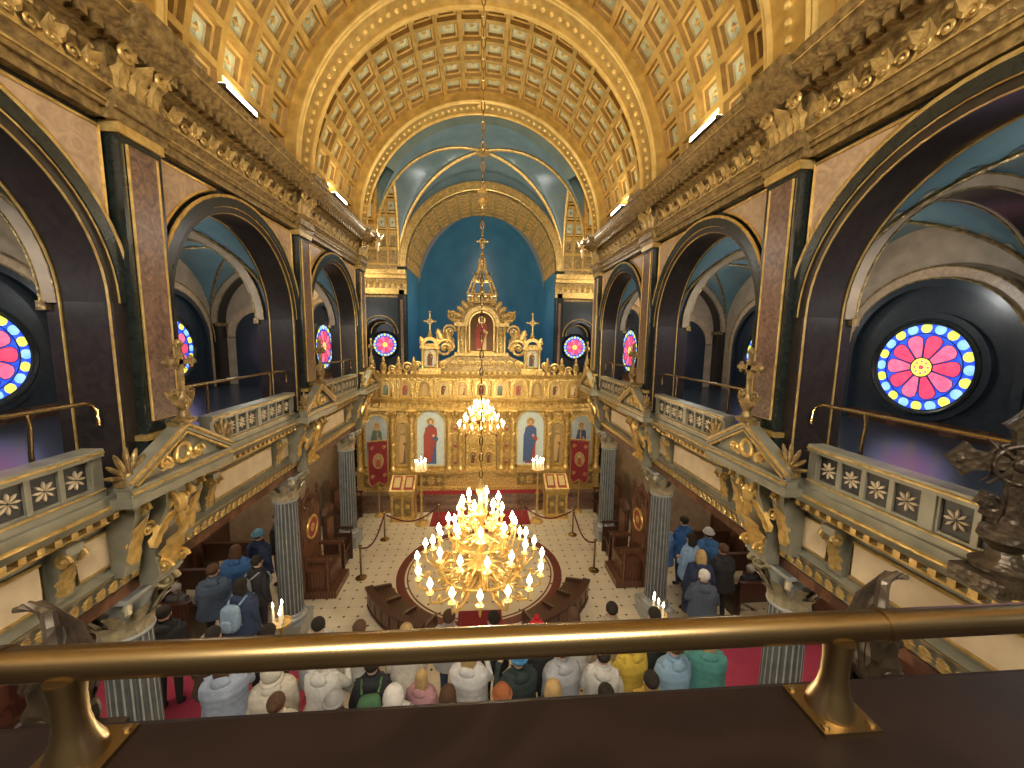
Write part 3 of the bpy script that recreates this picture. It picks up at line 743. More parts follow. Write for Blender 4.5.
figure(ic,-3.9,.95,.8,1.9,.08,SKYP,CRM,GRN);figure(ic,3.9,.95,.8,1.9,.08,SKYP,OCH,BLU)
pal=[(RED,BRN),(BRN,CRM),(GRN,RED),(OCH,GRN),(CRM,RED),(BRN,OCH)]
for i in range(13):
    x=-4.2+i*.7;figure(ic,x,3.62,.36,.5,-.02,(DKG,CRM,OCH)[i%3],pal[i%6][0],pal[(i+2)%6][1],frame=.045)
for q in(-1,1):
    for z in(1.1,1.75,2.4):
        b=MB();b.torus((q*.99,.07,z),.13,.025,'y',16,6,0,1,1.25);b.leaf(TR((q*.99,.07,z+.15))@RZ(pi),.24,.16,.1,0);b.disc(q*.99,z,.11,XZ,.06,.09,1,14,1,1.25);b.disc(q*.99,z+.03,.04,XZ,.05,.06,2,10);b.prism([(q*.99-.07,z-.1),(q*.99+.07,z-.1),(q*.99+.03,z),(q*.99-.03,z)],XZ,.05,.06,3);b.build('medallion',[GOLD,DKG,SKIN,RED],ic)
    b=MB();b.box(min(0,q*.6),max(0,q*.6),.12,.18,0.02,1.9,0);b.prism([(q*.0,1.9),(q*.6,1.9),(q*.6,2.0),(q*.3,2.2),(q*.0,2.45)],XZ,.12,.18,0)
    for z in(.35,.95,1.5):
        b.spiral(TR((q*.3,.1,z+.15)),.17,1.6,.025,0,20)
    b.tube([(q*.03,.11,.05),(q*.57,.11,.05),(q*.57,.11,1.95),(q*.03,.11,2.35)],.025,6,0,True)
    d=b.build('royal_door',GOLDO,ic)
    f=figure(d,q*.3,1.0,.26,.45,.1,DKG,RED,BRN,frame=.03)
b=MB();b.box(-.6,.6,.35,.4,0,2.9,0);b.build('door_curtain',RED,ic)
b=MB();b.ring(0,2.2,.62,.72,.02,.1,XZ,0,pi,0,20);b.ball((0,.0,2.95),(.16,.08,.12),8,0)
for q in(-1,1):b.spiral(TR((q*.42,.04,2.88)),.12,1.5,.03,0,18);b.leaf(TR((q*.1,.04,2.85))@RY(q*1.2),.4,.16,.1,0)
b.build('door_arch',GOLD,ic)
# crown: carved base, arched shrine, rounded scrolled outline
b=MB();b.prism([(-2.6,4.4),(2.6,4.4),(2.35,4.55),(1.9,4.6),(1.6,4.85),(1.2,5.0),(.95,5.15),(-.95,5.15),(-1.2,5.0),(-1.6,4.85),(-1.9,4.6),(-2.35,4.55)],XZ,.1,.3,1)
b.box(-1.0,1.0,-.02,.34,5.08,5.2,0);b.box(-.9,-.5,.05,.3,5.2,6.25,1);b.box(.5,.9,.05,.3,5.2,6.25,1);b.box(-.55,.55,.2,.3,5.2,6.95,1)
b.ring(0,6.22,.5,.66,-.04,.3,XZ,0,pi,0,22);b.ring(0,6.22,.66,.9,.06,.3,XZ,0,pi,1,22)
b.box(-1.0,-.5,-.06,.34,6.15,6.28,0);b.box(.5,1.0,-.06,.34,6.15,6.28,0)
for i in range(13):
    a=pi*(i+.5)/13;b.leaf(TR((.78*cos(a),.03,6.22+.78*sin(a)))@RY(pi/2-a),.34,.2,.12,0)
    b.ball((.78*cos(a),.02,6.22+.78*sin(a)),.04,6,0)
for i in range(10):
    x=-1.35+i*.3;b.spiral(TR((x,.07,4.78)),.12,1.6,.028,0,16)
for q in(-1,1):
    for x in(.58,.84):b.lathe([(.07,0),(.05,.06),(.045,.75),(.07,.85),(.08,.95)],(q*x,-.04,5.2),10,0)
    M=(RZ(pi) if q>0 else RZ(0))
    b.spiral(TR((q*1.36,.1,5.34))@M,.34,1.8,.065,0,26);b.spiral(TR((q*1.2,.1,5.95))@M,.25,1.7,.055,0,22);b.leaf(TR((q*1.12,.1,5.25))@RZ(pi)@RY(-q*.2),.85,.34,.15,0)
    b.spiral(TR((q*1.08,.1,6.5))@M,.19,1.7,.045,0,22);b.leaf(TR((q*1.0,.1,6.3))@RY(q*.5),.5,.24,.12,0)
    b.spiral(TR((q*1.95,.15,4.95))@M,.24,1.7,.05,0,22)
    b.leaf(TR((q*1.45,.1,5.6))@RY(q*.4),.5,.28,.12,0);b.leaf(TR((q*1.75,.1,5.1))@RY(q*.6),.4,.24,.12,0)
    for r_,z_ in((.6,5.45),(.6,5.85)):b.spiral(TR((q*.7,.03,z_)),.1,1.5,.025,0,16)
    b.spiral(TR((q*2.75,.1,4.62)),.2,1.6,.05,0,20);b.spiral(TR((q*3.3,.1,4.55)),.15,1.5,.04,0,20)
    for x in(2.5,3.05,3.6,4.0,4.4):
        b.lathe([(.09,0),(.1,.05),(.05,.1),(.11,.22),(.12,.32),(.05,.42),(.07,.48),(.02,.62)],(q*x,.1,4.4),12,0);b.leaf(TR((q*x,.06,4.45))@RZ(pi),.35,.24,.3,0)
b.build('crown',[MGOLD,OLDG],ic)
b=MB()
for i in range(8):
    a=2*pi*i/8;b.tube([(.46*cos(a),.15+.2*sin(a),7.0),(.54*cos(a),.15+.22*sin(a),7.3),(.36*cos(a),.15+.18*sin(a),7.75),(.13*cos(a),.15+.08*sin(a),8.15),(.09*cos(a),.15+.07*sin(a),8.55)],.036,6,0)
    b.leaf(TR((.44*cos(a),.15+.2*sin(a),7.28))@RZ(a-pi/2),.3,.18,.4,0)
    b.leaf(TR((.26*cos(a),.15+.14*sin(a),7.85))@RZ(a-pi/2),.25,.14,.5,0)
for R,z in((.48,7.0),(.54,7.28),(.34,7.77),(.13,8.18)):b.torus((0,.15,z),R,.036,'z',18,6,0,1,.5)
b.lathe([(.05,0),(.11,.06),(.05,.14),(.09,.22),(.03,.36)],(0,.15,8.45),12,0)
b.box(-.024,.024,.135,.165,8.75,9.45,0);b.box(-.17,.17,.135,.165,9.12,9.168,0)
for x,z in((-.19,9.145),(.19,9.145),(0,9.48)):b.ball((x,.15,z),.04,8,0)
b.torus((0,.15,9.145),.1,.016,'y',16,6,0);b.build('spire',MGOLD,ic)
figure(ic,0,5.25,.86,1.4,.16,BRN,CRM,RED,name='crown_icon',frame=.05)
for q in(-1,1):
    b=MB();b.box(q*1.9-.4,q*1.9+.4,.0,.3,4.4,4.62,0);b.box(q*1.9-.3,q*1.9+.3,.16,.3,4.62,5.5,0);b.box(q*1.9-.36,q*1.9+.36,-.04,.32,5.32,5.42,0)
    for e in(-1,1):
        b.lathe([(.06,0),(.045,.05),(.04,.55),(.06,.7)],(q*1.9+e*.27,.02,4.62),10,1);b.spiral(TR((q*1.9+e*.48,.1,4.72)),.14,1.5,.035,1,18);b.leaf(TR((q*1.9+e*.18,.1,5.42))@RY(e*.5),.4,.18,.1,1);b.spiral(TR((q*1.9+e*.3,.1,5.52)),.1,1.5,.025,1,16)
    b.ring(q*1.9,5.42,.2,.32,-.02,.3,XZ,0,pi,1,16);b.lathe([(.07,0),(.1,.08),(.04,.16)],(q*1.9,.12,5.72),10,1)
    o=b.build('side_shrine',[GOLDO,GOLD],ic);figure(o,q*1.9,4.68,.4,.62,.12,SKYP,RED if q<0 else GRN,BRN,frame=.03)
    b=MB();b.box(q*1.9-.022,q*1.9+.022,.105,.135,5.85,6.6,0);b.box(q*1.9-.18,q*1.9+.18,.105,.135,6.275,6.32,0)
    for x,z in((-.2,6.30),(.2,6.30),(0,6.63)):b.ball((q*1.9+x,.12,z),.04,8,0)
    b.torus((q*1.9,.12,6.3),.09,.016,'y',16,6,0);b.lathe([(.05,0),(.07,.06),(.03,.12)],(q*1.9,.12,5.86),10,0);b.build('cross',GOLD,o)
# ------------------------------------------------------------------ chandeliers
def chandelier(loc,label,ztop,sc=1.):
    t=thing('chandelier',label,'chandelier',loc,0,'gilded chandeliers on the nave axis');t.scale=(sc,sc,sc)
    b=MB();b.lathe([(.01,-.52),(.05,-.48),(.03,-.43),(.09,-.36),(.13,-.28),(.06,-.2),(.1,-.12),(.16,-.05),(.17,.02),(.08,.08),(.05,.2),(.1,.3),(.13,.36),(.06,.44),(.04,.6),(.08,.68),(.1,.74),(.04,.82),(.03,.95),(.06,1.02),(.05,1.1),(.015,1.2)],(0,0,0),18,0)
    b.build('stem',GOLD,t)
    for R,z in((.52,-.02),(.34,.36)):
        b=MB();b.torus((0,0,z),R,.018,'z',32,6,0)
        for i in range(16):a=2*pi*i/16;b.leaf(RZ(a)@TR((0,R,z)),.12,.08,.3,0);b.ball((R*cos(a),R*sin(a),z-.05),.02,6,0)
        b.build('hoop',GOLD,t)
    L=(ztop-loc[2])/sc-1.2
    b=MB();nl=int(L/.11)
    for i in range(nl):
        z=1.2+L*(i+.5)/nl;b.torus((0,0,z),.03,.008,'x' if i%2 else 'y',8,5,0,.7,1.95)
    b.build('chain',BRASS,t)
    b=MB();b.lathe([(.02,0),(.07,.05),(.04,.1),(.08,.16),(.02,.24)],(0,0,L*.52),12,0);b.lathe([(.03,-.1),(.2,-.02),(.22,0)],(0,0,L+1.2),16,0);b.build('chain_boss',GOLD,t)
    for nA,R,ze,zs,off in((16,.83,.02,-.1,0),(12,.62,.28,.05,.13),(8,.42,.54,.38,0),(6,.24,.8,.66,.2)):
        am=None
        for i in range(nA):
            a=2*pi*i/nA+off
            if am is None:
                b=MB();b.tube([(.1,0,zs),(.1+(R-.1)*.25,0,zs-.04),(.1+(R-.1)*.5,0,zs-.10),(.1+(R-.1)*.8,0,zs-.08),(R*.98,0,ze-.12),(R,0,ze-.02)],[.02,.02,.018,.016,.015,.015],6,0)
                b.spiral(TR((.1+(R-.1)*.55,0,zs-.01)),.06+.03*R,1.4,.014,0,14);b.spiral(TR((R*.82,0,zs-.02)),.05,1.4,.011,0,12)
                b.lathe([(.012,-.03),(.04,-.005),(.05,.01),(.02,.015)],(R,0,ze),10,0)
                for e in range(3):b.ball((R,0,ze-.06-e*.035),.013-.002*e,6,0)
                am=b.build('arm',GOLD,t,None,a)
                b=MB();b.lathe([(.018,.012),(.017,.075),(.009,.08)],(R,0,ze),8,0);b.build('candle',CANDLE,am)
                b=MB();b.lathe([(.008,.075),(.031,.108),(.034,.130),(.017,.17),(.002,.205)],(R,0,ze),10,0);b.build('bulb',FLAME,am)
            else:dup(am,None,a,parent=t)
    return t
chandelier((0,4.85,2.98),'large gilded chandelier of glowing candle bulbs hanging in the foreground',12.95)
chandelier((0,12.7,3.02),'far gilded chandelier hanging in front of the icon screen',12.95,.92)
# ------------------------------------------------------------------ cornice light bars
lb=None
for s,side in SIDES:
    for k in range(1,4):
        yc=(P[k]+P[k+1])/2-.5;lab='slim white light bar on the %s cornice, bay %s'%(side,('nearest the camera','in the middle','by the chancel arch')[k-1])
        loc=(s*3.50,yc,9.31)
        if lb is None:
            lb=thing('light_bar',lab,'light',loc,0,'light bars on the cornice')
            b=MB();b.box(-.05,.05,-.38,.38,-.02,.03,0);b.box(-.02,.02,-.3,-.26,-.12,0,0);b.box(-.02,.02,.26,.3,-.12,0,0);b.build('housing',BRONZE,lb)
            b=MB();b.box(-.055,.055,-.35,.35,.03,.05,0);b.box(-.056,-.05,-.35,.35,-.01,.05,0);b.box(.05,.056,-.35,.35,-.01,.05,0);b.build('tube',LED,lb,smooth=False)
        else:dup(lb,loc,0,lab)
# ------------------------------------------------------------------ carpets
def carpet(x0,x1,y0,y1,z,m,label):
    b=MB();b.box(x0,x1,y0,y1,z,z+.012,0)
    b.box(x0+.06,x0+.09,y0,y1,z+.012,z+.014,1);b.box(x1-.09,x1-.06,y0,y1,z+.012,z+.014,1)
    tag(b.build('carpet',[m,MAROON],smooth=False),label,'carpet')
carpet(-.55,.55,7.6,9.2,FZ,CARPET,'narrow red strip of carpet ending at the near side of the floor ring')
carpet(-2.6,2.6,15.62,16.02,FZ+.45,CARPET,'red carpet strip on the step against the icon screen')
carpet(-8.0,-3.3,6.7,7.9,FZ,PINKC,'pink-red carpet strip entering the left aisle')
carpet(3.3,8.0,6.7,7.9,FZ,PINKC,'pink-red carpet strip entering the right aisle')
carpet(-1.9,1.9,13.75,14.94,FZ,CARPET,'wide red carpet on the floor before the chancel step')
# ------------------------------------------------------------------ curved benches round the floor ring and straight pews in the aisles
for s,side in SIDES:
    t=thing('curved_bench','low dark curved wooden bench %s of the red strip, bowed round the floor ring'%side,'bench',(0,11.0,FZ),0,'curved benches in the nave')
    a0,a1=(radians(208),radians(247)) if s<0 else (radians(293),radians(332))
    b=MB();b.ring(0,0,2.66,3.20,.36,.42,XY,a0,a1,0,24);b.ring(0,0,2.72,2.8,.0,.36,XY,a0,a1,0,24);b.build('seat',DWOOD,t)
    b=MB();b.ring(0,0,3.20,3.28,.0,.56,XY,a0,a1,0,24);b.ring(0,0,3.14,3.34,.56,.61,XY,a0,a1,0,24);b.ring(0,0,3.28,3.31,.05,.11,XY,a0,a1,0,24)
    nn=7
    for i in range(nn):
        q0=a0+(a1-a0)*(i+.12)/nn;q1=a0+(a1-a0)*(i+.88)/nn;b.ring(0,0,3.28,3.30,.17,.5,XY,q0,q1,1,5)
    b.build('backrest',[DWOOD,BWOOD],t)
    for i in range(4):
        a=a0+(a1-a0)*i/3
        b=MB();b.at(RZ(a));b.prism([(2.66,0),(3.28,0),(3.28,.56),(3.1,.54),(2.8,.5),(2.66,.47)],XZ,-.03,.03,0);b.pop();b.build('end_panel',DWOOD,t)
def pew(w):
    t=thing('pew','x','bench')
    b=MB();b.box(-w,w,-.05,.36,.42,.47,0);b.build('seat',BWOOD,t)
    b=MB();b.prism([(-.08,.47),(-.03,.47),(-.1,.98),(-.15,.98)],YZ,-w,w,0);b.box(-w,w,-.18,-.06,.98,1.02,0)
    i=-w+.15
    while i<w-.3:b.prism([(-.03,.52),(-.02,.52),(-.085,.92),(-.095,.92)],YZ,i,i+.3,0);i+=.4
    b.build('backrest',DWOOD,t)
    for q in(-1,1):
        b=MB();b.prism([(-.16,0),(.38,0),(.38,.5),(.3,.62),(.1,.66),(0,.8),(-.08,1.05),(-.18,1.05)],YZ,q*w-.03,q*w+.03,0);b.build('end_panel',DWOOD,t)
    return t
p1=None
for s,side in SIDES:
    for y,w in((8.6,'nearest the camera'),(9.9,'second'),(11.2,'third')):
        lab='dark pew in the shadowed %s aisle, %s of its row'%(side,w)
        if p1 is None:p1=pew(.72);p1.location=(s*7.2,y,FZ);tag(p1,lab,'bench','pews in the aisles')
        else:dup(p1,(s*7.2,y,FZ),0,lab)
# ------------------------------------------------------------------ thrones and stalls (face +X locally)
th=None
for s,side in SIDES:
    loc=(s*4.3,10.4,FZ);rz=0 if s<0 else pi;lab='tall carved wooden throne with red roundel beside the %s mid column'%side
    if th is None:
        th=thing('throne',lab,'throne',loc,rz,'carved thrones')
        b=MB();b.box(-.35,.4,-.45,.45,0,.18,0);b.box(-.3,.25,-.36,.36,.18,.62,0);b.build('seat',BWOOD,th)
        b=MB();b.box(-.36,-.28,-.42,.42,.18,2.1,0);b.prism([(-.42,2.1),(.42,2.1),(.3,2.3),(.1,2.36),(0,2.5),(-.1,2.36),(-.3,2.3)],YZ,-.36,-.28,0)
        for q in(-1,1):b.lathe([(.05,0),(.05,.5),(.035,.6),(.05,1.2),(.03,1.6),(.06,1.95),(.03,2.15),(.05,2.22),(.01,2.32)],(-.3,q*.44,.18),10,0)
        b.build('backrest',BWOOD,th)
        for q in(-1,1):
            b=MB();b.box(-.3,.25,q*.40-.04,q*.40+.04,.9,.97,0);b.lathe([(.04,.18),(.03,.5),(.045,.9)],(.2,q*.4,0),10,0);b.spiral(TR((.22,q*.4,.9)),.09,1.5,.03,0,16);b.build('arm_rest',BWOOD,th)
        b=MB();b.torus((-.26,0,1.55),.26,.035,'x',24,8,1);b.disc(0,1.55,.25,YZ,-.28,-.25,0,24);b.disc(0,1.55,.1,YZ,-.25,-.24,1,16);b.build('roundel',[RED,GOLD],th)
        b=MB();b.leaf(TR((-.27,0,1.85))@RZ(-pi/2),.5,.34,.15,0)
        for q in(-1,1):b.spiral(TR((-.27,q*.24,2.12))@RZ(pi/2),.11,1.5,.03,0,18)
        b.build('carving',BWOOD,th);th.scale=(1.15,1.15,1.15)
    else:dup(th,loc,rz,lab)
st=None
for s,side in SIDES:
    for i,(y,w) in enumerate(((11.45,'next to the throne'),(13.5,'beyond the far column'),(14.3,'closest to the icon screen'))):
        loc=(s*(4.3 if i==0 else 4.85),y,FZ);rz=0 if s<0 else pi;lab='dark wooden choir stall along the %s side, %s'%(side,w)
        if st is None:
            st=thing('choir_stall',lab,'stall',loc,rz,'choir stalls')
            b=MB();b.box(-.25,.25,-.33,.33,.5,.56,0);b.box(-.25,.18,-.33,.33,0,.5,0);b.build('seat',DWOOD,st)
            b=MB();b.box(-.32,-.25,-.35,.35,0,1.75,0);b.prism([(-.35,1.75),(.35,1.75),(.2,1.9),(0,2.0),(-.2,1.9)],YZ,-.34,-.22,0);b.box(-.25,-.23,-.24,.24,.75,1.55,1);b.build('backrest',[DWOOD,BWOOD],st)
            for q in(-1,1):b=MB();b.box(-.3,.28,q*.35-.025,q*.35+.025,0,.85,0);b.box(-.3,.32,q*.35-.03,q*.35+.03,1.0,1.06,0);b.lathe([(.03,.85),(.02,.92),(.03,1.0)],(.25,q*.35,0),8,0);b.build('arm_panel',DWOOD,st)
        else:dup(st,loc,rz,lab)
# ------------------------------------------------------------------ icon stands, candle stands, banners, stanchions
k=None
for s,side in SIDES:
    loc=(s*2.95,14.45,FZ);lab='gilded icon stand with slanted top %s of the wide red carpet'%side
    if k is None:
        k=thing('icon_stand',lab,'icon stand',loc,0,'gilded icon stands')
        b=MB();b.box(-.42,.42,-.3,.3,0,.1,0);b.box(-.36,.36,-.25,.25,.1,.95,0);b.box(-.42,.42,-.3,.3,.95,1.02,0)
        for x in(-.36,.36):
            for y in(-.25,.25):b.lathe([(.05,.1),(.035,.2),(.03,.8),(.05,.95)],(x,y,0),8,0)
        for x in(-.17,.17):b.box(x-.13,x+.13,-.27,-.25,.2,.85,1);b.disc(x,.55,.08,XZ,-.285,-.27,0,16)
        b.build('body',[GOLD,OLDG],k)
        b=MB();b.prism([(-.32,1.02),(.3,1.02),(.3,1.42),(.24,1.46),(-.32,1.1)],YZ,-.42,.42,0);b.build('desk',GOLD,k)
        o=MB()
        for x in(-.2,.2):
            o.prism([(-.27,1.14),(.2,1.45),(.21,1.43),(-.26,1.12)],YZ,x-.15,x+.15,0);o.prism([(-.2,1.2),(.13,1.425),(.135,1.41),(-.19,1.19)],YZ,x-.1,x+.1,1)
        o.build('icon',[RED,CRM],k);k.scale=(1.12,1.12,1.12)
    else:dup(k,loc,0,lab)
def candlestand(label,loc,h,nc,R):
    t=thing('candle_stand',label,'candle stand',loc,0,'brass candle stands')
    b=MB();b.lathe([(.24,0),(.26,.04),(.22,.07),(.09,.12),(.06,.2),(.1,.28),(.055,.36),(.04,h*.5),(.075,h*.55),(.04,h*.6),(.036,h-.12),(.07,h-.06),(.1,h-.03)],(0,0,0),16,0);b.build('stem',GOLD,t)
    b=MB();b.lathe([(.05,h-.05),(R*1.15,h-.02),(R*1.2,h+.03),(R*1.15,h+.03),(R*1.1,h)],(0,0,0),20,0);b.build('tray',GOLD,t)
    for i in range(nc):
        a=2*pi*i/nc+.3;rr=R*(.85 if i else 0);hh=.26+.1*(i%3)/2
        b=MB();b.lathe([(.022,h),(.02,h+hh),(.006,h+hh+.005)],(rr*cos(a),rr*sin(a),0),8,0);c=b.build('candle',CANDLE,t)
        b=MB();b.lathe([(.004,h+hh),(.02,h+hh+.025),(.018,h+hh+.05),(.001,h+hh+.11)],(rr*cos(a),rr*sin(a),0),8,0);b.build('flame',FLAME,c)
candlestand('tall brass stand with lit candles before the icon screen, left of its doors',(-2.2,13.95,FZ),2.1,9,.24)
candlestand('tall brass stand with lit candles before the icon screen, right of its doors',(2.15,13.95,FZ),2.1,9,.24)
candlestand('brass stand with lit candles near the crowd by the left front column',(-3.82,7.15,FZ+.014),1.45,4,.15)
candlestand('brass stand with lit candles near the crowd by the right front column',(3.6,6.95,FZ+.014),1.45,4,.15)
for s,side in SIDES:
    t=thing('church_banner','dark red fringed banner on a pole at the %s end of the icon screen'%side,'banner',(s*3.95,14.72,FZ),-s*.4,'red church banners');t.scale=(1.12,1.12,1.25)
    b=MB();b.lathe([(.16,0),(.16,.04),(.05,.1),(.02,.2),(.018,2.6),(.03,2.62)],(0,0,0),12,0);b.box(-.38,.38,-.012,.012,2.4,2.425,0);b.box(-.012,.012,-.01,.01,2.6,2.9,0);b.box(-.09,.09,-.01,.01,2.74,2.77,0);b.build('pole',GOLD,t)
    b=MB();b.prism([(-.34,2.4),(.34,2.4),(.34,1.1),(.2,.95),(0,1.1),(-.2,.95),(-.34,1.1)],XZ,-.035,-.02,0);b.build('cloth',BANNR,t)
    b=MB();b.torus((0,-.04,1.78),.17,.012,'y',24,6,0,1,1.35);b.disc(0,1.78,.16,XZ,-.042,-.035,1,20,1,1.35);b.prism([(-.08,1.60),(.08,1.60),(.06,1.78),(.02,1.83),(-.02,1.83),(-.06,1.78)],XZ,-.046,-.042,2);b.disc(0,1.87,.035,XZ,-.046,-.042,3,12)
    for q in(-1,1):
        b.spiral(TR((q*.2,-.04,2.2)),.07,1.4,.01,0,16);b.spiral(TR((q*.2,-.04,1.3)),.07,1.4,.01,0,16)
    b.tube([(-.32,-.04,2.38),(.32,-.04,2.38),(.32,-.04,1.12),(.2,-.04,.98),(0,-.04,1.12),(-.2,-.04,.98),(-.32,-.04,1.12)],.014,5,0,True);b.build('emblem',[GOLD,DKG,RED,SKIN],t)
s0=None
SN=[(-3.45,10.75,'left of the floor ring, nearer'),(-3.3,12.9,'left of the floor ring, farther'),(3.45,10.75,'right of the floor ring, nearer'),(3.3,12.9,'right of the floor ring, farther'),(-1.5,13.45,'at the left front corner of the wide red carpet'),(1.5,13.45,'at the right front corner of the wide red carpet')]
for x,y,w in SN:
    lab='brass rope stanchion '+w
    if s0 is None:
        s0=thing('stanchion',lab,'stanchion',(x,y,FZ),0,'brass rope stanchions')
        b=MB();b.lathe([(.16,0),(.16,.02),(.05,.05),(.028,.08),(.028,.9),(.04,.92)],(0,0,0),14,0);b.build('post',BRASS,s0)
        b=MB();b.ball((0,0,.97),.055,10,0);b.build('knob',BRASS,s0)
    else:dup(s0,(x,y,FZ),0,lab)
def rope(a,c,label):
    d=Vector((c[0]-a[0],c[1]-a[1]));e=d.normalized()*.06
    pts=[(a[0]+e.x+(d.x-2*e.x)*i/14,a[1]+e.y+(d.y-2*e.y)*i/14,FZ+.88-.36*sin(pi*i/14)) for i in range(15)]
    b=MB();b.tube(pts,.026,7,0);tag(b.build('barrier_rope',ROPE),label,'rope')
rope(SN[0],SN[1],'dark red barrier rope along the left side of the nave')
rope(SN[1],SN[4],'dark red barrier rope left of the centre before the wide carpet')
rope(SN[2],SN[3],'dark red barrier rope along the right side of the nave')
rope(SN[3],SN[5],'dark red barrier rope right of the centre before the wide carpet')
# ------------------------------------------------------------------ people
def body(kind):
    zt=-.42 if kind=='sit' else 0
    J={'pel':((0,0,.95+zt),.125),'spi':((0,-.005,1.13+zt),.12),'che':((0,0,1.31+zt),.14),'nek':((0,0,1.475+zt),.054),'hd1':((0,.012,1.56+zt),.074),'hd2':((0,.008,1.65+zt),.088)}
    E=[('pel','spi'),('spi','che'),('che','nek'),('nek','hd1'),('hd1','hd2')]
    arms={'stand':((.25,-.03,1.13),(.235,.06,.9),(.225,.09,.82)),'photo':((.27,.13,1.17),(.14,.33,1.36),(.075,.37,1.43)),'fold':((.26,.02,1.12),(.12,.2,1.1),(.05,.23,1.12)),'sit':((.235,.03,1.14),(.17,.26,1.03),(.13,.33,1.0))}[kind]
    for q,n in((-1,'l'),(1,'r')):
        f=lambda p:(q*p[0],p[1],p[2]+zt)
        J['sh'+n]=((q*.17,0,1.40+zt),.075);J['el'+n]=(f(arms[0]),.062);J['wr'+n]=(f(arms[1]),.04);J['ha'+n]=(f(arms[2]),.036)
        if kind=='sit':L=((.09,.04,.49),(.11,.43,.5),(.11,.41,.10),(.115,.55,.045))
        else:L=((.09,0,.90),(.1,.02,.5),(.1,-.02,.10),(.115,.12,.045))
        J['hi'+n]=((q*L[0][0],L[0][1],L[0][2]),.09);J['kn'+n]=((q*L[1][0],L[1][1],L[1][2]),.06);J['an'+n]=((q*L[2][0],L[2][1],L[2][2]),.043);J['to'+n]=((q*L[3][0],L[3][1],L[3][2]),.042)
        E+=[('che','sh'+n),('sh'+n,'el'+n),('el'+n,'wr'+n),('wr'+n,'ha'+n),('pel','hi'+n),('hi'+n,'kn'+n),('kn'+n,'an'+n),('an'+n,'to'+n)]
    nm=list(J);me=bpy.data.meshes.new('tmp');me.from_pydata([J[x][0] for x in nm],[(nm.index(a),nm.index(c)) for a,c in E],[])
    o=bpy.data.objects.new('tmp',me);C.objects.link(o)
    o.modifiers.new('sk','SKIN')
    for i,x in enumerate(nm):
        d=me.skin_vertices[0].data[i];d.radius=(J[x][1],J[x][1]);d.use_root=(x=='pel')
    ss=o.modifiers.new('ss','SUBSURF');ss.levels=2;ss.render_levels=2
    dg=bpy.context.evaluated_depsgraph_get();m2=bpy.data.meshes.new_from_object(o.evaluated_get(dg))
    b=MB();segs=[]
    for a,c in E:
        cl=1
        if a in('nek','hd1'):cl=0
        elif a[:2]=='wr':cl=0
        elif a[:2] in('hi','kn') or c[:2]=='hi':cl=2
        elif a[:2]=='an':cl=3
        segs.append((Vector(J[a][0]),Vector(J[c][0]),cl,(J[a][1]+J[c][1])/2))
    def cls(p):
        best=9;r=1
        for A,B,cl,rd in segs:
            d=B-A;t=max(0,min(1,(p-A).dot(d)/d.length_squared));x=(p-(A+d*t)).length-rd
            if x<best:best=x;r=cl
        return r
    V=[]
    for v in m2.vertices:
        co=v.co.copy()
        if .8+zt<co.z<1.46+zt and abs(co.x)<.19:co.x*=1.18;co.y*=.92
        V.append(co)
    F=[tuple(p.vertices) for p in m2.polygons];b.add(V,F,[cls(Vector(p.center)) for p in m2.polygons])
    z=zt
    b.ball((0,.100,1.605+z),(.013,.02,.022),8,0)
    for q in(-1,1):
        b.ball((q*.032,.083,1.635+z),(.014,.01,.009),8,4);b.ball((q*.088,.0,1.61+z),(.012,.022,.032),8,0)
        h=Vector(J['ha'+('l' if q<0 else 'r')][0]);w=Vector(J['wr'+('l' if q<0 else 'r')][0]);d=(h-w).normalized();sd=d.cross(Vector((0,0,1)) if abs(d.z)<.8 else Vector((0,1,0))).normalized()
        for i,Lf in enumerate((.06,.072,.078,.068)):
            base=h+d*.015+sd*((i-1.5)*.017);nn=Vector((-q*.3,.0,-.2));b.tube([base,base+d*Lf*.55,base+d*Lf*.9+nn*.03],[.0095,.009,.007],6,0)
        tb=w.lerp(h,.5)+sd*.03;b.tube([tb,tb+sd*.025+d*.03,tb+sd*.03+d*.055],[.012,.011,.009],6,0)
    b.ball((0,.086,1.572+z),(.024,.008,.007),8,5)
    bpy.data.objects.remove(o)
    ob=b.build('person_src',[SKIN,SKIN,SKIN,SKIN,EYE,LIP],ang=80);me=ob.data;bpy.data.objects.remove(ob);return me
BODY={k:body(k) for k in('stand','photo','fold','sit')}
def mesh_of(b,n):
    o=b.build(n,[SKIN],ang=70);me=o.data;bpy.data.objects.remove(o);return me
def mk_hair(kind):
    b=MB();b.ball((0,-.006,1.665),(.098,.106,.1),16,0,1,lambda x,y,z:not(y>.04 and z<1.69) and z>1.575)
    if kind=='long':
        b.ball((0,-.066,1.55),(.096,.052,.17),12,0)
        for q in(-1,1):b.ball((q*.08,-.02,1.56),(.03,.055,.14),8,0)
    if kind=='bun':b.ball((0,-.12,1.71),.05,10,0)
    return mesh_of(b,'hair')
def mk_hat(kind):
    b=MB();b.ball((0,0,1.67),(.108,.116,.115),16,0,1,lambda x,y,z:z>1.655)
    b.torus((0,0,1.665),.106,.02,'z',18,8,0,1,1.08)
    if kind=='bobble':b.ball((0,0,1.81),.045,10,0)
    if kind=='hood':
        b=MB();b.ball((0,-.02,1.63),(.125,.135,.155),16,0,1,lambda x,y,z:not(y>.06 and z<1.73));b.torus((0,-.02,1.50),.11,.03,'z',18,8,0)
    return mesh_of(b,'hat')
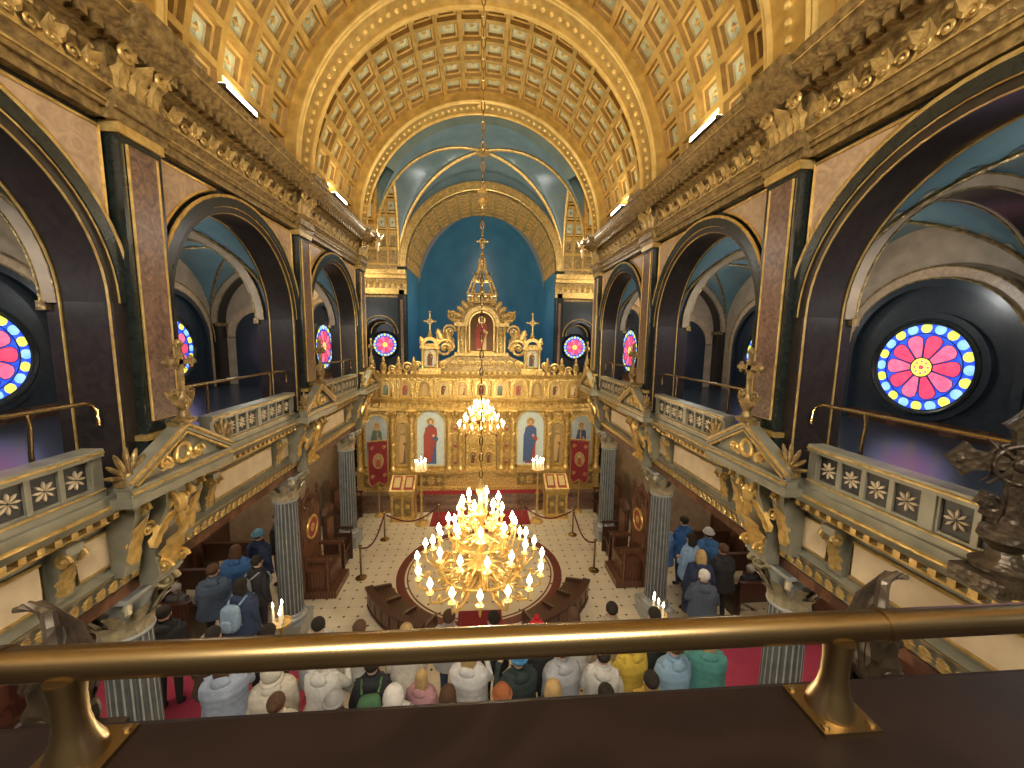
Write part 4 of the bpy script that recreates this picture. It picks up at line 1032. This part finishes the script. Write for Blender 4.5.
def mk_coat(hem,puff,wide=1):
    b=MB();V=[];F=[];n=24;key=[(.45,.29,.22),(.75,.27,.20),(.95,.24,.18),(1.12,.225,.168),(1.3,.245,.172),(1.40,.225,.145),(1.45,.165,.12),(1.49,.09,.085),(1.53,.085,.085)]
    R=34 if puff else 22
    for i in range(R+1):
        z=hem+(1.53-hem)*i/R
        for a in range(len(key)-1):
            if key[a][0]<=z<=key[a+1][0]+1e-6:
                t=(z-key[a][0])/(key[a+1][0]-key[a][0]);rx=key[a][1]+(key[a+1][1]-key[a][1])*t;ry=key[a][2]+(key[a+1][2]-key[a][2])*t;break
        e=1+(.022*abs(sin(i*pi/4)) if puff else .012*sin(i*1.7));
        if z>1.42:wd=1
        else:wd=wide
        for j in range(n):
            w=2*pi*j/n;f=1+.025*sin(5*w+6*z)+.015*sin(3*w-11*z);V.append((rx*e*wd*f*cos(w),ry*e*wd*f*sin(w)-.005,z))
    for i in range(R):
        for j in range(n):F.append((i*n+j,i*n+(j+1)%n,(i+1)*n+(j+1)%n,(i+1)*n+j))
    F.append(tuple(range(n)));b.add(V,F,0)
    b.torus((0,-.01,1.50),.085,.026,'z',16,8,0);b.ball((0,-.115,1.44),(.115,.055,.085),12,0)
    return mesh_of(b,'coat')
HAIR={k:mk_hair(k) for k in('short','long','bun')}
HAT={k:mk_hat(k) for k in('beanie','bobble','hood')}
COAT={'short':mk_coat(.86,False),'puffer':mk_coat(.80,True,1.12),'long':mk_coat(.46,False,1.07)}
b=MB();b.torus((0,0,1.49),.085,.036,'z',16,8,0);b.tube([(.05,.09,1.47),(.06,.15,1.3),(.06,.17,1.1)],.03,6,0);SCARF=mesh_of(b,'scarf')
b=MB();b.ball((0,-.25,1.2),(.15,.09,.23),14,0,.55);b.ball((0,-.34,1.12),(.1,.04,.1),12,0,.55)
for q in(-1,1):b.tube([(q*.1,-.18,1.4),(q*.12,-.05,1.47),(q*.12,.12,1.4),(q*.13,.18,1.25),(q*.15,.05,1.08),(q*.12,-.18,1.05)],.018,6,0)
PACK=mesh_of(b,'backpack')
SK=[SKIN,mat('skin_light',(.66,.43,.32),None,.5,0,9),mat('skin_tan',(.42,.25,.16),None,.5,0,9)]
HC={'dark':fab((.02,.014,.01)),'brown':fab((.10,.05,.025)),'blond':fab((.50,.34,.15)),'grey':fab((.42,.40,.38)),'white':fab((.7,.68,.64))}
DARK=(.025,.026,.032);NV=(.025,.04,.10);JEAN=fab((.06,.09,.16));TRO=fab((.025,.025,.03));SHOE=fab((.02,.018,.017))
def slotmat(o,i,m):o.material_slots[i].link='OBJECT';o.material_slots[i].material=m
PX=1.18;DY=0.
def person(label,x,y,rot,pose,coat,cc,hair='short',hc='dark',hat=None,hatc=None,scarf=None,pack=None,sc=1.19,z=FZ,group='visitors in the nave',tr=None):
    o=put('person',BODY[pose],None,(x*PX*(1+DY*.12),y*PX+DY,z),radians(rot));o.scale=(sc,sc,sc);tag(o,label,'person',group)
    m=fab(cc)
    for i,q in enumerate((random.choice(SK),m,tr or random.choice((JEAN,TRO,TRO)),SHOE)):slotmat(o,i,q)
    def kid(n,me,mm):
        c=put(n,me,o,(0,0,-.42) if pose=='sit' else None);slotmat(c,0,mm)
    kid('coat',COAT[coat if pose!='sit' else ('short' if coat=='long' else coat)],m)
    if hair:kid('hair',HAIR[hair],HC[hc])
    if hat:kid('hood' if hat=='hood' else 'hat',HAT[hat],fab(hatc))
    if scarf:kid('scarf',SCARF,fab(scarf))
    if pack:kid('backpack',PACK,fab(pack))
    return o
W=(.72,.71,.68)
person('person in dark jacket standing by the left front column',-4.85,5.85,20,'stand','puffer',DARK)
# the crowd behind the parapet
DY=.42
person('person in a dark brown puffer jacket left of the lilac hat',-3.62,5.0,10,'stand','puffer',(.07,.04,.03),'short','dark')
person('person with dark long hair and black coat beside the lilac hat',-2.9,5.0,-20,'fold','long',DARK,'long','dark')
person('person in a light grey jacket with dark hair, left part of the crowd',-2.28,5.1,30,'stand','puffer',(.56,.59,.62),'short','dark')
person('person in a pale cream jacket with short brown hair beside the long white coat',-1.68,5.0,-10,'fold','puffer',(.66,.64,.58),'short','brown')
person('blond person in a long white coat near the middle of the crowd',-1.02,4.9,10,'stand','long',(.76,.72,.64),'long','blond')
person('person in a plain pale grey coat with short brown hair behind the pink child',-.45,5.15,-20,'stand','short',(.40,.40,.41),'short','brown')
person('dark haired person with a red scarf below the chandelier',.2,5.08,25,'stand','short',DARK,'short','dark',None,None,(.45,.02,.02))
person('person in a red bobble hat with white scarf and black coat',.80,4.86,-10,'stand','puffer',(.03,.03,.035),'long','dark','bobble',(.60,.02,.03),(.6,.6,.6))
person('person in a white jacket with brown hair right of the red hat',1.38,5.08,10,'fold','puffer',W,'long','brown')
person('person in a beige coat with a hair bun behind the yellow hat',2.0,5.18,-15,'stand','long',(.48,.40,.29),'bun','dark')
person('person in a dark green jacket by the right candle stand',2.6,5.02,0,'stand','puffer',(.025,.035,.03),'short','dark')
person('person in a pale blue jacket and lilac bobble hat',-3.2,4.5,15,'photo','puffer',(.42,.50,.66),'long','brown','bobble',(.62,.24,.44))
person('person in a cream puffer with raised cream hood low at the left parapet',-2.55,4.36,25,'stand','puffer',(.64,.60,.52),None,'grey','hood',(.64,.60,.52))
person('person in a white jacket holding hands up near the left parapet',-1.98,4.46,-8,'photo','short',(.70,.69,.66),'short','dark')
person('person in a black jacket with green backpack near the parapet',-1.34,4.34,6,'stand','short',DARK,'short','dark',None,None,None,(.08,.2,.10))
person('child in a pink jacket low in the crowd',-.74,4.42,-20,'stand','puffer',(.55,.3,.34),'long','blond',sc=.98)
person('blond person in a white puffer jacket beneath the chandelier',-.14,4.46,-15,'photo','puffer',(.74,.74,.75),'long','blond')
person('person in a black jacket and plain blue beanie at the parapet edge',.50,4.32,20,'photo','puffer',(.03,.05,.05),'short','dark','beanie',(.06,.25,.5))
person('person in a pale grey coat with pale blue bobble hat behind the parapet',1.08,4.42,15,'stand','puffer',(.44,.46,.5),'short','dark','bobble',(.30,.40,.62))
person('person in a white puffer and dark bun between blue and yellow hats',1.6,4.30,-16,'fold','short',(.70,.69,.66),'bun','dark')
person('person in a yellow hat and yellow jacket',2.08,4.55,30,'photo','puffer',(.60,.43,.06),'short','brown','beanie',(.78,.56,.1))
person('person in a sky blue jacket right of the yellow hat',2.6,4.38,12,'fold','puffer',(.26,.42,.60),'bun','brown')
person('person in a teal jacket and white bobble hat',3.14,4.5,-15,'photo','puffer',(.10,.34,.32),'long','blond','bobble',(.70,.70,.68))
# nearest row, seen over the ledge
person('person in an ivory puffer and brown bun low at the ledge',-2.25,3.86,8,'stand','puffer',(.68,.65,.56),'bun','brown')
person('person in a black puffer and grey beanie low at the ledge',-1.62,3.84,-12,'fold','puffer',(.03,.03,.034),'short','dark','beanie',(.35,.35,.36))
person('person in a white coat with raised white hood low at the ledge',-.98,3.88,14,'stand','puffer',(.72,.71,.69),None,'dark','hood',(.72,.71,.69))
person('person in a charcoal parka with long brown hair low at the ledge',-.36,3.84,-10,'stand','puffer',(.07,.07,.08),'long','brown')
person('person in a cream coat and rust beanie low at the ledge',.26,3.80,10,'stand','puffer',(.62,.56,.44),'short','dark','beanie',(.42,.14,.05))
person('person in a black coat with blond hair low at the ledge',.86,3.84,-14,'fold','puffer',DARK,'long','blond')
person('person in a white parka with short dark hair low at the ledge',1.46,3.74,6,'stand','puffer',(.72,.71,.69),'short','dark')
person('person in a mustard puffer with dark bun low at the ledge',2.06,3.88,-8,'stand','puffer',(.52,.34,.06),'bun','dark')
DY=0.
g='visitors in the left aisle'
person('person in a dark suit standing deep in the left aisle',-4.75,9.0,90,'stand','short',(.02,.02,.023),'short','dark',group=g)
person('person in a teal beanie and navy jacket in the left aisle',-4.75,8.2,-20,'stand','puffer',NV,'short','dark','beanie',(.12,.3,.42),group=g)
person('person in a bright blue puffer jacket in the left aisle',-4.85,7.6,10,'fold','puffer',(.05,.16,.40),'long','brown',group=g)
person('person in black with a grey backpack in the left aisle',-4.22,7.2,-35,'stand','short',DARK,'short','dark',None,None,None,(.3,.32,.36),group=g)
person('person in a navy coat with pale blue backpack nearest in the left aisle',-4.1,6.5,-10,'stand','puffer',(.03,.05,.11),'long','dark',None,None,None,(.28,.42,.6),group=g)
person('person in a slate blue puffer jacket beside the left aisle pews',-4.85,6.95,15,'stand','puffer',(.08,.12,.19),'short','brown',group=g)
g='visitors in the right aisle'
person('person in a royal blue jacket farthest in the right aisle',4.85,8.4,25,'stand','puffer',(.04,.14,.38),'short','dark',group=g)
person('person in a pale grey beanie and blue jacket in the right aisle',5.1,7.8,-10,'stand','puffer',(.06,.18,.42),'short','dark','beanie',(.5,.52,.55),group=g)
person('person in a light blue coat beside the grey beanie',4.58,7.6,40,'fold','puffer',(.25,.40,.64),'long','dark',group=g)
person('blond person in a navy coat in the right aisle',4.42,6.95,-15,'stand','long',NV,'long','blond',group=g)
person('person in a black jacket behind the blond one in the right aisle',5.02,7.15,10,'stand','puffer',DARK,'short','brown',group=g)
person('white haired person nearest in the right aisle',4.1,6.3,-20,'fold','short',(.07,.09,.14),'short','white',group=g)
person('person in a cream beanie and blue parka at the right aisle edge',4.2,8.15,-30,'photo','puffer',(.10,.22,.45),'short','dark','beanie',(.62,.56,.45),group=g)
person('seated person in dark clothes on the nearest right aisle pew',6.9/PX,8.72/PX,0,'sit','short',(.03,.03,.04),'short','grey',group=g,sc=1.0)
person('seated person in grey on the nearest left aisle pew',-6.9/PX,8.72/PX,0,'sit','short',(.12,.12,.13),'short','grey',group='visitors in the left aisle',sc=1.0)
# ------------------------------------------------------------------ lights
def light(kind,name,loc,e,col,size=.1,target=None,sy=None,spot=None):
    d=bpy.data.lights.new(name,kind);d.energy=e;d.color=col
    if kind=='AREA':
        d.size=size
        if sy:d.shape='RECTANGLE';d.size_y=sy
    else:d.shadow_soft_size=size
    if kind=='SPOT':d.spot_size=radians(spot or 60);d.spot_blend=.6
    o=bpy.data.objects.new(name,d);C.objects.link(o);o.location=loc
    if target:
        o.rotation_euler=(Vector(target)-Vector(loc)).to_track_quat('-Z','Y').to_euler()
    return o
WARM=(1,.82,.48);NEU=(1,.90,.74)
for s in(-1,1):
    for k in range(0,4):
        yc=(P[k]+P[k+1])/2
        light('AREA','cornice_uplight',(s*3.5,yc,9.40),(20,48,84,112)[k],WARM,.12,(s*1.2,yc,13),3.2)
    for k in range(0,4):
        yc=(P[k]+P[k+1])/2
        light('POINT','gallery_fill',(s*6.0,yc,6.9),66,(.96,.97,.93),.1)  # added fill in each bay to light the blue gallery vault, no fixture
        light('AREA','window_glow',(s*(XO-.25),yc+WSH[s],5.55),4.5,(.30,.28,1),1.2,(s*6.4,yc,4.4))
    light('POINT','transept_fill',(s*5.0,14.4,8.4),95,(1,.86,.58),.1)  # added point light to bring out the coffered transept barrel
    for k in range(1,4):
        yc=(P[k]+P[k+1])/2
        light('POINT','aisle_fill',(s*6.2,yc,2.7),85,(1,.84,.62),.08)  # added warm fill under the gallery, stands for no known lamp
    light('POINT','chancel_lamp',(s*2.9,13.8,9.2),80,(1,.97,.92),.25)
    light('SPOT','screen_fill_spot',(s*3.3,9.0,8.2),1650,(1,.86,.56),.1,(s*1.4,16.1,2.4),None,56)  # added spot to brighten the icon screen, not a known fixture
light('POINT','apse_fill',(0,18.3,6.6),190,(.70,.88,1),.3)  # added bluish fill that lifts the apse dome
light('AREA','apse_arch_uplight',(0,17.2,6.5),120,WARM,2.5,(0,18,12),.3)
for y,e in((4.85,500),(12.7,430)):
    light('POINT','chandelier_glow',(0,y,3.75),e,(1,.85,.60),.12)
light('AREA','nave_fill_light',(0,-2.6,9.8),820,NEU,4.5,(0,9,1.0),2.0)  # added soft fill for the whole nave, unseen behind the camera
w=bpy.data.worlds.new('world');SC.world=w;w.use_nodes=True;w.node_tree.nodes['Background'].inputs[0].default_value=(1,.88,.7,1);w.node_tree.nodes['Background'].inputs[1].default_value=.12
# ------------------------------------------------------------------ camera
psi,th_=radians(4.57),radians(6.81)
r=Vector((cos(psi),-sin(psi),0));F=Vector((sin(psi)*cos(th_),cos(psi)*cos(th_),-sin(th_)));U=r.cross(F)
cd=bpy.data.cameras.new('camera');cd.sensor_width=36;cd.lens=385/1024*36;cd.clip_start=.03
co=bpy.data.objects.new('camera',cd);C.objects.link(co)
co.matrix_world=TR((0,0,6))@Matrix((r,U,-F)).transposed().to_4x4()@RZ(radians(.9))
SC.camera=co
try:
    SC.view_settings.view_transform='Standard';SC.view_settings.look='None'
except Exception as e:print(e)
